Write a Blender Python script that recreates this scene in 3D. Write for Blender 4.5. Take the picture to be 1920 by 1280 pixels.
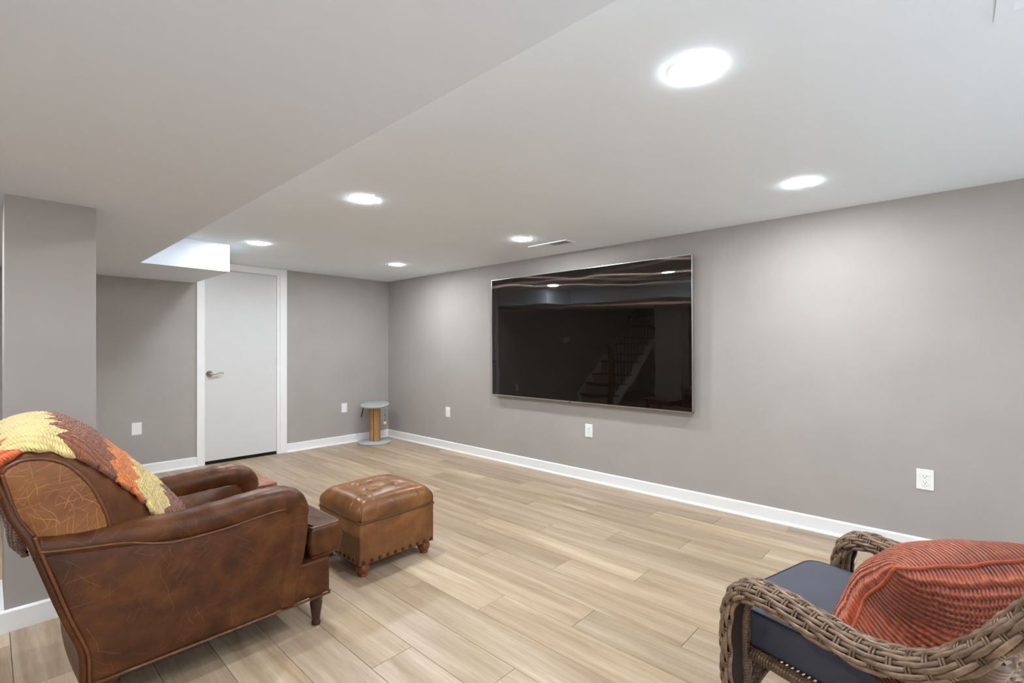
import bpy, bmesh, math, random
from mathutils import Vector, Matrix, noise

# ------------------------------------------------------------------ camera, world, light, exposure
scene = bpy.context.scene
COL = scene.collection
for o in list(bpy.data.objects):
    bpy.data.objects.remove(o, do_unlink=True)

F_PX, HORIZON, YAW = 904.2, 651.0, math.radians(42.55)
cam_data = bpy.data.cameras.new('camera')
cam_data.sensor_fit = 'HORIZONTAL'
cam_data.sensor_width = 36.0
cam_data.lens = F_PX / 1920 * 36.0
cam_data.shift_y = (HORIZON - 640) / 1920
cam_data.clip_start = 0.02
cam = bpy.data.objects.new('camera', cam_data)
COL.objects.link(cam)
cam.location = (0, 0, 1.2)
cam.rotation_euler = (math.pi / 2, 0, YAW - math.pi / 2)
scene.camera = cam

world = bpy.data.worlds.new('daylight')
scene.world = world
world.use_nodes = True
bg = world.node_tree.nodes['Background']
bg.inputs['Color'].default_value = (0.80, 0.90, 1.0, 1)
bg.inputs['Strength'].default_value = 1.5

# room measures (metres)
XW, YW, ZC, ZS = 3.666, 5.632, 2.083, 1.848      # tv wall, door wall, ceiling, soffit underside
XL, YF = -3.4, -3.0                              # stair wall, wall behind the camera with the added window
WX0, WX1, WZ0, WZ1 = -1.15, 2.35, 0.70, 1.76       # opening for the added, unseen window behind the camera

LAMP_STRENGTH = 150.0
FILL_POWER = 12.0
fill_data = bpy.data.lights.new('added_fill', 'AREA')  # unseen fill light, added to brighten the ceiling and walls
fill_data.shape = 'RECTANGLE'
fill_data.size, fill_data.size_y = WX1 - WX0 - 0.1, WZ1 - WZ0 - 0.1
fill_data.energy = FILL_POWER
fill_data.color = (0.93, 0.97, 1.0)
wo = bpy.data.objects.new('added_fill', fill_data)
COL.objects.link(wo)
wo.location = ((WX0 + WX1) / 2, YF + 0.01, (WZ0 + WZ1) / 2)
wo.rotation_euler = (math.pi / 2, 0, math.pi)

SUN_STRENGTH = 6.5
sun_data = bpy.data.lights.new('added_sun', 'SUN')
sun_data.energy = SUN_STRENGTH
sun_data.angle = math.radians(0.6)
sun_data.color = (1.0, 0.985, 0.96)
added_sun = bpy.data.objects.new('added_sun', sun_data)
COL.objects.link(added_sun)
added_sun.rotation_euler = (math.radians(90 - 36), 0, math.radians(4))    # added, shines through the unseen window to bounce light upwards

scene.view_settings.view_transform = 'Standard'
scene.view_settings.look = 'None'
scene.view_settings.gamma = 1
scene.view_settings.use_curve_mapping = False
scene.view_settings.exposure = 1.2

R = random.Random(7)

# ------------------------------------------------------------------ helpers
def lin(r, g, b):
    def f(c):
        c /= 255
        return c / 12.92 if c <= 0.04045 else ((c + 0.055) / 1.055) ** 2.4
    return (f(r), f(g), f(b), 1)

class NT:
    def __init__(s, name):
        s.m = bpy.data.materials.new(name)
        s.m.use_nodes = True
        s.t = s.m.node_tree
        s.b = s.t.nodes['Principled BSDF']
    def n(s, typ, **kw):
        x = s.t.nodes.new(typ)
        for k, v in kw.items():
            if k.startswith('i_'):
                k = k[2:]
                key = int(k) if k.isdigit() else k.replace('_', ' ')
                x.inputs[key].default_value = v
            else:
                setattr(x, k, v)
        return x
    def l(s, a, b):
        s.t.links.new(a, b)
    def coord(s, kind='Object', scale=(1, 1, 1), loc=(0, 0, 0), rot=(0, 0, 0)):
        c = s.n('ShaderNodeTexCoord')
        m = s.n('ShaderNodeMapping')
        m.inputs['Scale'].default_value = scale
        m.inputs['Location'].default_value = loc
        m.inputs['Rotation'].default_value = rot
        s.l(c.outputs[kind], m.inputs['Vector'])
        return m.outputs[0]
    def noise(s, vec, scale, detail=3, rough=0.5, dist=0.0):
        x = s.n('ShaderNodeTexNoise')
        x.inputs['Scale'].default_value = scale
        x.inputs['Detail'].default_value = detail
        x.inputs['Roughness'].default_value = rough
        x.inputs['Distortion'].default_value = dist
        if vec is not None:
            s.l(vec, x.inputs['Vector'])
        return x.outputs['Fac']
    def ramp(s, fac, stops, interp='LINEAR'):
        x = s.n('ShaderNodeValToRGB')
        e = x.color_ramp.elements
        x.color_ramp.interpolation = interp
        while len(e) < len(stops):
            e.new(0.5)
        for i, (p, c) in enumerate(stops):
            e[i].position = p
            e[i].color = c if isinstance(c, tuple) else (c, c, c, 1)
        s.l(fac, x.inputs[0])
        return x.outputs[0]
    def mix(s, fac, a, b, mode='MIX'):
        x = s.n('ShaderNodeMix', data_type='RGBA', blend_type=mode)
        for v, i in ((fac, 0), (a, 6), (b, 7)):
            if hasattr(v, 'is_output'):
                s.l(v, x.inputs[i])
            else:
                x.inputs[i].default_value = v
        return x.outputs[2]
    def math(s, op, a, b=0.0, c=0.0):
        x = s.n('ShaderNodeMath', operation=op)
        for i, v in enumerate((a, b, c)):
            if hasattr(v, 'is_output'):
                s.l(v, x.inputs[i])
            else:
                x.inputs[i].default_value = v
        return x.outputs[0]
    def bump(s, h, strength=0.3, dist=0.002, normal=None):
        x = s.n('ShaderNodeBump')
        x.inputs['Strength'].default_value = strength
        x.inputs['Distance'].default_value = dist
        s.l(h, x.inputs['Height'])
        if normal is not None:
            s.l(normal, x.inputs['Normal'])
        s.l(x.outputs[0], s.b.inputs['Normal'])
        return x.outputs[0]
    def set(s, **kw):
        for k, v in kw.items():
            s.b.inputs[k.replace('_', ' ')].default_value = v

def plain(name, col, rough=0.5, metal=0.0, var=0.04, vscale=8.0, bump=0.0, bscale=200.0, spec=0.5):
    m = NT(name)
    v = m.coord()
    f = m.noise(v, vscale, 3)
    dk = tuple(c * (1 - var) for c in col[:3]) + (1,)
    lt = tuple(min(1, c * (1 + var)) for c in col[:3]) + (1,)
    m.l(m.ramp(f, [(0.3, dk), (0.7, lt)]), m.b.inputs['Base Color'])
    m.set(Roughness=rough, Metallic=metal)
    m.b.inputs['Specular IOR Level'].default_value = spec
    if bump:
        m.bump(m.noise(v, bscale, 2), bump, 0.001)
    return m.m

def obj(name, me, mat=None, parent=None, smooth=False):
    if isinstance(me, bmesh.types.BMesh):
        bm = me
        bmesh.ops.recalc_face_normals(bm, faces=bm.faces)
        me = bpy.data.meshes.new(name)
        bm.to_mesh(me)
        bm.free()
    if smooth:
        for p in me.polygons:
            p.use_smooth = True
    if mat is not None and not me.materials:
        me.materials.append(mat)
    o = bpy.data.objects.new(name, me)
    COL.objects.link(o)
    if parent is not None:
        o.parent = parent
    return o

def tag(o, label=None, cat=None, group=None, kind=None):
    for k, v in (('label', label), ('category', cat), ('group', group), ('kind', kind)):
        if v:
            o[k] = v
    return o

def struct(name, bm, mat, parent=None):
    o = obj(name, bm, mat, parent)
    if parent is None:
        o['kind'] = 'structure'
    return o

def thing(name, label, cat, loc=(0, 0, 0), rotz=0.0, group=None):
    o = bpy.data.objects.new(name, None)
    COL.objects.link(o)
    o.location = loc
    o.rotation_euler = (0, 0, rotz)
    o.empty_display_size = 0.1
    return tag(o, label, cat, group)

def copy_tree(o, parent=None):
    c = o.copy()
    COL.objects.link(c)
    c.parent = parent
    for ch in list(o.children):
        copy_tree(ch, c)
    return c

def box(bm, x0, x1, y0, y1, z0, z1, bev=0.0, seg=1):
    r = bmesh.ops.create_cube(bm, size=1)
    vs = r['verts']
    for v in vs:
        v.co = Vector(((x0 + x1) / 2 + v.co.x * (x1 - x0), (y0 + y1) / 2 + v.co.y * (y1 - y0), (z0 + z1) / 2 + v.co.z * (z1 - z0)))
    if bev:
        es = list({e for v in vs for e in v.link_edges})
        bmesh.ops.bevel(bm, geom=es, offset=bev, segments=seg, profile=0.5, affect='EDGES')
    return bm

def mkbox(*a, **k):
    return box(bmesh.new(), *a, **k)

def prism(bm, pts, z0, z1, axis='z'):
    """extrude a closed outline; axis z: (x,y) along z, axis y: (x,z) along y, axis x: (y,z) along x"""
    def P(p, h):
        return {'z': (p[0], p[1], h), 'y': (p[0], h, p[1]), 'x': (h, p[0], p[1])}[axis]
    a = [bm.verts.new(P(p, z0)) for p in pts]
    b = [bm.verts.new(P(p, z1)) for p in pts]
    n = len(pts)
    for i in range(n):
        bm.faces.new((a[i], a[(i + 1) % n], b[(i + 1) % n], b[i]))
    bm.faces.new(a)
    bm.faces.new(b)
    return bm

def lathe(bm, prof, n=24, origin=(0, 0, 0)):
    ox, oy, oz = origin
    rings = []
    for r, z in prof:
        rings.append([bm.verts.new((ox + r * math.cos(2 * math.pi * i / n), oy + r * math.sin(2 * math.pi * i / n), oz + z)) for i in range(n)])
    for a, b in zip(rings, rings[1:]):
        for i in range(n):
            bm.faces.new((a[i], a[(i + 1) % n], b[(i + 1) % n], b[i]))
    bm.faces.new(rings[0])
    bm.faces.new(rings[-1])
    return bm

def catmull(pts, per=8, closed=False):
    P = [Vector(p) for p in pts]
    n = len(P)
    out = []
    last = n if closed else n - 1
    for i in range(last):
        if closed:
            a, b, c, d = P[(i - 1) % n], P[i], P[(i + 1) % n], P[(i + 2) % n]
        else:
            a, b, c, d = P[max(i - 1, 0)], P[i], P[i + 1], P[min(i + 2, n - 1)]
        for k in range(per):
            t = k / per
            out.append(0.5 * ((2 * b) + (c - a) * t + (2 * a - 5 * b + 4 * c - d) * t * t + (3 * b - a - 3 * c + d) * t ** 3))
    if not closed:
        out.append(P[-1])
    return out

def tube(bm, pts, rad, n=8, closed=False, up=Vector((0, 0, 1)), flat=1.0, caps=True):
    """round or flattened tube through points; rad may be a function of 0..1"""
    P = [Vector(p) for p in pts]
    m = len(P)
    rings = []
    side = None
    for i, p in enumerate(P):
        if closed:
            t = P[(i + 1) % m] - P[i - 1]
        else:
            t = P[min(i + 1, m - 1)] - P[max(i - 1, 0)]
        t.normalize()
        if side is None:
            side = t.cross(up)
            if side.length < 1e-4:
                side = t.cross(Vector((1, 0, 0)))
        else:
            side = side - t * side.dot(t)
        side.normalize()
        nn = side.cross(t)
        r = rad(i / (m - 1)) if callable(rad) else rad
        rings.append([bm.verts.new(p + side * (r * math.cos(2 * math.pi * k / n)) + nn * (r * flat * math.sin(2 * math.pi * k / n))) for k in range(n)])
    pairs = list(zip(rings, rings[1:])) + ([(rings[-1], rings[0])] if closed else [])
    for a, b in pairs:
        for k in range(n):
            bm.faces.new((a[k], a[(k + 1) % n], b[(k + 1) % n], b[k]))
    if caps and not closed:
        bm.faces.new(rings[0])
        bm.faces.new(rings[-1])
    return bm

def mktube(*a, **k):
    return tube(bmesh.new(), *a, **k)

def grid(bm, fn, nu, nv, uvfn=None, closed_v=False):
    vs = [[bm.verts.new(fn(i / nu, j / nv)) for j in range(nv + (0 if closed_v else 1))] for i in range(nu + 1)]
    uvl = bm.loops.layers.uv.verify() if uvfn else None
    m = nv
    for i in range(nu):
        for j in range(m):
            j2 = (j + 1) % m if closed_v else j + 1
            f = bm.faces.new((vs[i][j], vs[i + 1][j], vs[i + 1][j2], vs[i][j2]))
            if uvl:
                for lp, (a, b) in zip(f.loops, ((i, j), (i + 1, j), (i + 1, j + 1), (i, j + 1))):
                    lp[uvl].uv = uvfn(a / nu, b / nv)
    return vs

def round_poly(pts, r, n=6):
    """round the corners of a 2D outline; r a number or one per corner"""
    out = []
    m = len(pts)
    for i in range(m):
        a, b, c = Vector(pts[i - 1]), Vector(pts[i]), Vector(pts[(i + 1) % m])
        rr = r[i] if isinstance(r, (list, tuple)) else r
        d1, d2 = (a - b), (c - b)
        k = min(rr, d1.length * 0.49, d2.length * 0.49)
        p, q = b + d1.normalized() * k, b + d2.normalized() * k
        if k < 1e-5:
            out.append(b)
            continue
        for j in range(n + 1):
            t = j / n
            out.append((1 - t) ** 2 * p + 2 * t * (1 - t) * b + t * t * q)
    res = [out[0]]
    for p in out[1:]:
        if (p - res[-1]).length > 1e-5:
            res.append(p)
    if (res[0] - res[-1]).length < 1e-5:
        res.pop()
    return res

def inset(pts, d):
    n = len(pts)
    area = sum(pts[i].x * pts[(i + 1) % n].y - pts[(i + 1) % n].x * pts[i].y for i in range(n))
    s = 1 if area > 0 else -1
    out = []
    for i in range(n):
        a, b, c = pts[i - 1], pts[i], pts[(i + 1) % n]
        e1, e2 = (b - a).normalized(), (c - b).normalized()
        n1, n2 = Vector((-e1.y, e1.x)) * s, Vector((-e2.y, e2.x)) * s
        m = (n1 + n2)
        m = m.normalized() if m.length > 1e-6 else n1
        out.append(b + m * (d / max(0.35, m.dot(n1))))
    return out

def puff(bm, outline, h0, h1, rad, crown=0.0, mapf=None, both=True, K=5, bulge=0.0):
    """rounded slab: outline extruded from h0 to h1 with edge radius and a soft crown"""
    mapf = mapf or (lambda x, y, h: (x, y, h))
    P = [Vector(p) for p in outline]
    cen = sum(P, Vector((0, 0))) / len(P)
    layers = []
    def cap(sign, h):
        L = []
        for k in range(K + 1):
            a = math.pi / 2 * k / K
            L.append((inset(P, rad * (1 - math.sin(a)) if False else rad * (1 - math.cos(a))), h - sign * rad * (1 - math.sin(a))))
        base = L[-1][0]
        for f, c in ((0.85, 0.45), (0.6, 0.8), (0.3, 0.96)):
            L.append(([cen + (p - cen) * f for p in base], h + sign * crown * c))
        return L
    lo = cap(-1, h0) if both else [(P, h0)]
    hi = cap(1, h1)
    seq = list(reversed(lo))
    if bulge:
        seq.append((inset(P, -bulge), (h0 + h1) / 2))
    seq += hi
    for pts, h in seq:
        layers.append([bm.verts.new(mapf(p.x, p.y, h)) for p in pts])
    n = len(P)
    for a, b in zip(layers, layers[1:]):
        for i in range(n):
            bm.faces.new((a[i], a[(i + 1) % n], b[(i + 1) % n], b[i]))
    bm.faces.new(layers[0])
    bm.faces.new(layers[-1])
    return bm

def superbox(bm, hx, hy, hz, n=6.0, seg=20, f=None):
    """rounded box from a subdivided cube, exponent n; f post-processes a unit point"""
    faces = {}
    for ax in range(3):
        for sg in (-1, 1):
            g = []
            for i in range(seg + 1):
                row = []
                for j in range(seg + 1):
                    u, v = -1 + 2 * i / seg, -1 + 2 * j / seg
                    p = [0, 0, 0]
                    p[ax], p[(ax + 1) % 3], p[(ax + 2) % 3] = sg, u, v
                    k = (abs(p[0]) ** n + abs(p[1]) ** n + abs(p[2]) ** n) ** (1 / n)
                    q = Vector((p[0] / k, p[1] / k, p[2] / k))
                    w = Vector((q.x * hx, q.y * hy, q.z * hz))
                    if f:
                        w = f(q, w)
                    row.append(bm.verts.new(w))
                g.append(row)
            for i in range(seg):
                for j in range(seg):
                    bm.faces.new((g[i][j], g[i + 1][j], g[i + 1][j + 1], g[i][j + 1]))
    bmesh.ops.remove_doubles(bm, verts=bm.verts, dist=1e-5)
    return bm

# ------------------------------------------------------------------ materials
def mat_wall():
    m = NT('wall_paint')
    v = m.coord()
    f = m.noise(v, 3, 3)
    m.l(m.ramp(f, [(0.3, lin(166, 161, 156)), (0.7, lin(171, 166, 161))]), m.b.inputs['Base Color'])
    m.set(Roughness=0.55)
    m.b.inputs['Specular IOR Level'].default_value = 0.3
    m.bump(m.noise(v, 260, 3, 0.6), 0.12, 0.001)
    return m.m
M_WALL = mat_wall()
M_CEIL = plain('ceiling_paint', lin(238, 247, 255), 0.8, var=0.01, vscale=2, bump=0.08, bscale=300, spec=0.2)
M_TRIM = plain('white_trim_paint', lin(238, 239, 240), 0.35, var=0.01)
M_DOOR = plain('white_door_paint', lin(212, 212, 213), 0.4, var=0.01)
M_PLASTIC = plain('white_plastic', lin(240, 240, 238), 0.3, var=0.01)
M_DARK = plain('dark_void', (0.01, 0.01, 0.01, 1), 0.8)
M_SLOT = plain('outlet_slot', (0.03, 0.03, 0.03, 1), 0.6)
M_NICKEL = plain('brushed_nickel', lin(190, 186, 178), 0.28, metal=1.0)
M_SILVER = plain('silver_bezel', lin(200, 198, 195), 0.3, metal=0.9)
M_BLACK = plain('black_plastic', (0.012, 0.012, 0.013, 1), 0.4)
M_GREYVENT = plain('painted_metal', lin(225, 225, 222), 0.45, var=0.01)

def mat_plank():
    m = NT('washed_oak_plank')
    oi = m.n('ShaderNodeObjectInfo')
    tc = m.n('ShaderNodeTexCoord')
    geo = m.n('ShaderNodeNewGeometry')
    off = m.n('ShaderNodeCombineXYZ')
    m.l(m.math('MULTIPLY', oi.outputs['Random'], 37.0), off.inputs[0])
    m.l(m.math('MULTIPLY', oi.outputs['Random'], 91.0), off.inputs[1])
    add = m.n('ShaderNodeVectorMath', operation='ADD')
    m.l(tc.outputs['Object'], add.inputs[0])
    m.l(off.outputs[0], add.inputs[1])
    def mp(sc):
        x = m.n('ShaderNodeMapping')
        x.inputs['Scale'].default_value = sc
        m.l(add.outputs[0], x.inputs['Vector'])
        return x.outputs[0]
    broad = m.noise(mp((11, 0.75, 1)), 1.0, 3, 0.5, 0.9)
    grain = m.noise(mp((46, 2.2, 1)), 1.0, 4, 0.6, 1.4)
    fine = m.noise(mp((190, 14, 1)), 1.0, 2, 0.6)
    rings = m.n('ShaderNodeTexWave', wave_type='RINGS', rings_direction='Z')
    rings.inputs['Scale'].default_value = 1.4
    rings.inputs['Distortion'].default_value = 5.0
    rings.inputs['Detail'].default_value = 2.0
    m.l(mp((8, 1.1, 1)), rings.inputs['Vector'])
    base = m.ramp(broad, [(0.28, lin(164, 137, 110)), (0.44, lin(192, 167, 139)), (0.58, lin(206, 184, 159)), (0.68, lin(226, 208, 186)), (0.76, lin(240, 227, 208))])
    base = m.mix(0.20, base, m.ramp(grain, [(0.3, lin(158, 134, 108)), (0.6, lin(222, 206, 182))]), 'MIX')
    base = m.mix(0.07, base, m.ramp(rings.outputs['Fac'], [(0.2, lin(172, 148, 122)), (0.7, lin(220, 203, 180))]))
    base = m.mix(0.08, base, m.ramp(fine, [(0.35, lin(150, 128, 104)), (0.6, lin(224, 210, 190))]))
    tone = m.ramp(oi.outputs['Random'], [(0.0, (0.60, 0.585, 0.57, 1)), (0.35, (0.68, 0.66, 0.65, 1)), (0.7, (0.72, 0.70, 0.67, 1)), (1.0, (0.83, 0.81, 0.775, 1))])
    base = m.mix(1.0, base, tone, 'MULTIPLY')
    m.l(base, m.b.inputs['Base Color'])
    m.l(m.ramp(grain, [(0.3, 0.42), (0.7, 0.34)]), m.b.inputs['Roughness'])
    m.b.inputs['Specular IOR Level'].default_value = 0.35
    m.bump(grain, 0.05, 0.001)
    return m.m
M_PLANK = mat_plank()
M_SUB = plain('subfloor', lin(92, 76, 60), 0.9)

def mat_leather(name, dark, mid, light, scratch, sscale=1.0, rough=(0.30, 0.5), seed=0.0, dens=0.12):
    m = NT(name)
    v = m.coord(loc=(seed, seed * 1.7, 0))
    big = m.noise(v, 3.2, 4, 0.6, 0.8)
    med = m.noise(v, 11, 4, 0.65)
    base = m.ramp(big, [(0.30, dark), (0.52, mid), (0.72, light)])
    base = m.mix(0.35, base, m.ramp(med, [(0.3, dark), (0.7, light)]))
    # thin curved scratches: iso-lines of a distorted noise
    tc = m.n('ShaderNodeTexCoord')
    wob = m.n('ShaderNodeTexNoise')
    wob.inputs['Scale'].default_value = 7.0
    wob.inputs['Detail'].default_value = 1.0
    m.l(tc.outputs['Object'], wob.inputs['Vector'])
    wsub = m.n('ShaderNodeVectorMath', operation='MULTIPLY_ADD')
    m.l(wob.outputs['Color'], wsub.inputs[0])
    wsub.inputs[1].default_value = (0.09, 0.09, 0.09)
    m.l(tc.outputs['Object'], wsub.inputs[2])
    tot = None
    for k, (ry, sx_, sz_) in enumerate(((0.25, 52, 13), (0.95, 46, 11), (-0.5, 60, 16), (1.7, 40, 10), (-1.05, 55, 18))):
        r1 = m.n('ShaderNodeMapping')
        r1.inputs['Rotation'].default_value = (0, ry, 0)
        r1.inputs['Location'].default_value = (0.37 * k + seed, 0, 0.61 * k)
        m.l(wsub.outputs[0], r1.inputs['Vector'])
        sp3 = m.n('ShaderNodeSeparateXYZ')
        m.l(r1.outputs[0], sp3.inputs[0])
        cb = m.n('ShaderNodeCombineXYZ')
        m.l(m.math('MULTIPLY', sp3.outputs[0], sx_ * sscale), cb.inputs[0])
        m.l(m.math('MULTIPLY', sp3.outputs[2], sz_ * sscale), cb.inputs[1])
        vo = m.n('ShaderNodeTexVoronoi', voronoi_dimensions='2D', feature='F1')
        vo.inputs['Scale'].default_value = 1.0
        m.l(cb.outputs[0], vo.inputs['Vector'])
        df = m.n('ShaderNodeVectorMath', operation='SUBTRACT')
        m.l(cb.outputs[0], df.inputs[0])
        m.l(vo.outputs['Position'], df.inputs[1])
        d3 = m.n('ShaderNodeSeparateXYZ')
        m.l(df.outputs[0], d3.inputs[0])
        inx = m.math('LESS_THAN', m.math('ABSOLUTE', d3.outputs[0]), 0.034)
        iny = m.math('LESS_THAN', m.math('ABSOLUTE', d3.outputs[1]), 0.42)
        cs = m.n('ShaderNodeSeparateColor')
        m.l(vo.outputs['Color'], cs.inputs[0])
        pick = m.math('GREATER_THAN', cs.outputs[0], 1 - dens)
        ln = m.math('MULTIPLY', m.math('MULTIPLY', inx, iny), m.math('MULTIPLY', pick, m.math('ADD', m.math('MULTIPLY', cs.outputs[1], 0.7), 0.3)))
        tot = ln if tot is None else m.math('MAXIMUM', tot, ln)
    base = m.mix(m.math('MULTIPLY', tot, scratch), base, tuple(min(1, c * 1.75 + 0.03) for c in light[:3]) + (1,))
    m.l(base, m.b.inputs['Base Color'])
    m.l(m.ramp(med, [(0.3, rough[0]), (0.75, rough[1])]), m.b.inputs['Roughness'])
    m.b.inputs['Specular IOR Level'].default_value = 0.30
    h = m.math('ADD', m.math('MULTIPLY', m.noise(v, 240, 2), 0.5), m.noise(v, 26, 3))
    m.bump(h, 0.25, 0.003)
    return m.m
M_LEATHER = mat_leather('brown_leather', lin(40, 20, 8), lin(68, 36, 15), lin(112, 66, 32), 0.30, 0.9)
M_LEATHER_DK = mat_leather('dark_brown_leather', lin(54, 28, 13), lin(80, 44, 21), lin(108, 62, 32), 0.2, seed=4.0, dens=0.05)
M_LEATHER_SCR = mat_leather('scratched_tan_leather', lin(100, 60, 31), lin(126, 81, 44), lin(146, 98, 57), 0.5, 1.1, seed=2.0, dens=0.45)
M_LEATHER_OTT = mat_leather('worn_tan_leather', lin(92, 57, 31), lin(120, 78, 44), lin(150, 105, 65), 0.22, 0.8, (0.26, 0.42), seed=9.0, dens=0.06)
M_PIPING = plain('leather_piping', lin(96, 54, 28), 0.35, var=0.2, vscale=30)
M_LEGDARK = plain('dark_turned_wood', lin(62, 38, 24), 0.3, var=0.25, vscale=20)
M_BUN = plain('reddish_brown_wood', lin(116, 62, 28), 0.25, var=0.3, vscale=18)
M_NAIL = plain('antique_brass_nail', lin(74, 50, 34), 0.3, metal=0.6)

def mat_tablewood():
    m = NT('cherry_table_wood')
    v = m.coord(scale=(3, 40, 3))
    m.l(m.ramp(m.noise(v, 1, 4, 0.6, 0.5), [(0.3, lin(112, 60, 36)), (0.7, lin(156, 92, 58))]), m.b.inputs['Base Color'])
    m.set(Roughness=0.25)
    return m.m
M_TABLE = mat_tablewood()

# ------------------------------------------------------------------ room shell
T = 0.12
slab = mkbox(XL - T, XW + T, YF - T, YW + T, -0.12, -0.012)
floor = struct('floor', slab, M_SUB)

PW, PL = 0.1815, 1.2
ROW0 = 0.973
mesh_cache = {}
def plank_mesh(w, l):
    key = (round(w, 4), round(l, 4))
    if key in mesh_cache:
        return mesh_cache[key]
    g, c, t = 0.0008, 0.0008, 0.012
    bm = bmesh.new()
    x0, x1, y0, y1 = g, w - g, g, l - g
    lo = [bm.verts.new(p) for p in ((x0, y0, -t), (x1, y0, -t), (x1, y1, -t), (x0, y1, -t))]
    md = [bm.verts.new(p) for p in ((x0, y0, -c), (x1, y0, -c), (x1, y1, -c), (x0, y1, -c))]
    tp = [bm.verts.new(p) for p in ((x0 + c, y0 + c, 0), (x1 - c, y0 + c, 0), (x1 - c, y1 - c, 0), (x0 + c, y1 - c, 0))]
    for a, b in ((lo, md), (md, tp)):
        for i in range(4):
            bm.faces.new((a[i], a[(i + 1) % 4], b[(i + 1) % 4], b[i]))
    bm.faces.new(tp)
    bmesh.ops.recalc_face_normals(bm, faces=bm.faces)
    me = bpy.data.meshes.new('plank')
    bm.to_mesh(me)
    bm.free()
    me.materials.append(M_PLANK)
    mesh_cache[key] = me
    return me

PX0, PY0 = -1.02, -1.35
k0 = math.ceil((PX0 - ROW0) / PW)
k = k0
while True:
    x = ROW0 + k * PW
    if x >= XW - 0.02:
        break
    w = min(PW, XW - 0.002 - x)
    # three-row stair pattern of end joints
    ph = [1.605, 1.212, 2.008][k % 3]
    y = ph + math.floor((PY0 - ph) / PL) * PL
    while y < YW - 0.02:
        ya, yb = max(y, PY0), min(y + PL, YW - 0.002)
        if yb - ya > 0.02:
            o = obj('plank', plank_mesh(w, yb - ya), None, floor)
            o.location = (x, ya, 0)
        y += PL
    k += 1
# the rest of the floor, behind the camera and under the stairs
rest = bmesh.new()
px_edge = ROW0 + k0 * PW
box(rest, XL, px_edge - 0.001, YF, YW, -0.012, 0)
box(rest, px_edge, XW - 0.002, YF, PY0 - 0.001, -0.012, 0)
obj('plank_flooring', rest, M_PLANK, floor)['kind'] = 'stuff'

struct('wall_right', mkbox(XW, XW + T, YF - T, YW + T, -0.012, ZC + 0.1), M_WALL)

# door wall with an opening for the door
DX0, DX1, DZ1 = 1.502, 2.213, 2.006
bw = bmesh.new()
box(bw, XL - T, DX0, YW, YW + T, -0.012, 3.6)
box(bw, DX1, XW, YW, YW + T, -0.012, ZC + 0.1)
box(bw, DX0, DX1, YW, YW + T, DZ1, ZC + 0.1)
box(bw, DX0 - 0.02, DX1 + 0.02, YW + T, YW + T + 0.03, -0.012, ZC)
struct('wall_back', bw, M_WALL)

struct('wall_left', mkbox(XL - T, XL, YF - T, YW + T, -0.012, 3.6), M_WALL)
fw = bmesh.new()
box(fw, XL, WX0, YF - T, YF, -0.012, ZC)
box(fw, WX1, XW, YF - T, YF, -0.012, ZC)
box(fw, WX0, WX1, YF - T, YF, -0.012, WZ0)
box(fw, WX0, WX1, YF - T, YF, WZ1, ZC)
struct('wall_front', fw, M_WALL)

wn = bmesh.new()
for a in (WX0, (WX0 + WX1) / 2 - 0.025, WX1 - 0.05):
    box(wn, a, a + 0.05, YF - 0.09, YF - 0.03, WZ0, WZ1)
for a in (WZ0, WZ1 - 0.05):
    box(wn, WX0, WX1, YF - 0.09, YF - 0.03, a, a + 0.05)
wobj = struct('window_added', wn, M_TRIM)  # unseen window, added to let extra light into the room
mg = NT('added_window_glass')
mgt = mg.n('ShaderNodeBsdfTransparent')
mgx = mg.n('ShaderNodeMixShader')
mgx.inputs[0].default_value = 0.92
mg.set(Roughness=0.02)
mg.l(mg.b.outputs[0], mgx.inputs[1])
mg.l(mgt.outputs[0], mgx.inputs[2])
mg.l(mgx.outputs[0], mg.t.nodes['Material Output'].inputs['Surface'])
for a in (WX0 + 0.05, (WX0 + WX1) / 2 + 0.025):
    obj('pane', mkbox(a, a + (WX1 - WX0) / 2 - 0.075, YF - 0.064, YF - 0.058, WZ0 + 0.05, WZ1 - 0.05), mg.m, wobj)

SXE, SJX, SJY, SXW = 0.795, 1.41, 4.585, -1.2
cl = bmesh.new()
box(cl, SXW, XW + T, YF - T, YW + T, ZC, ZC + 0.1)
box(cl, XL - T, SXW, YF - T, 4.72, ZC, ZC + 0.1)
struct('ceiling', cl, M_CEIL)
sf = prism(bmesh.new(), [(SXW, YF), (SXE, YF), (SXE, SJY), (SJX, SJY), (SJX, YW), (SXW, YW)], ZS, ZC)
struct('trim_soffit', sf, plain('soffit_shade_paint', lin(227, 235, 245), 0.8, var=0.01, vscale=2, bump=0.08, bscale=300, spec=0.2))  # ceiling paint darkened; the soffit's shade contrast is put into the colour
st = bmesh.new()
box(st, XL, SXW + 0.02, 4.66, 4.72, ZC, 3.6)
box(st, SXW, SXW + 0.06, 4.72, YW, ZC, 3.6)
box(st, XL - T, SXW + 0.06, 4.66, YW + T, 3.6, 3.7)
struct('wall_stairwell', st, M_WALL)

# pillar under the soffit
PIL = (0.05, 0.345, 2.95, 3.35)
struct('wall_pillar', mkbox(PIL[0], PIL[1], PIL[2], PIL[3], -0.012, ZS + 0.01), M_WALL)

def base_profile(t=0.014, h=0.098, shoe=True):
    """(out, up) outline of baseboard with a rounded shoe moulding"""
    p = [(0, 0)]
    if shoe:
        p += [(t + 0.013, 0.0), (t + 0.013, 0.006), (t + 0.011, 0.012), (t + 0.006, 0.0165), (t, 0.018)]
    else:
        p += [(t, 0)]
    p += [(t, h - 0.008), (t - 0.003, h - 0.003), (t - 0.008, h), (0, h)]
    return p

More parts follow.
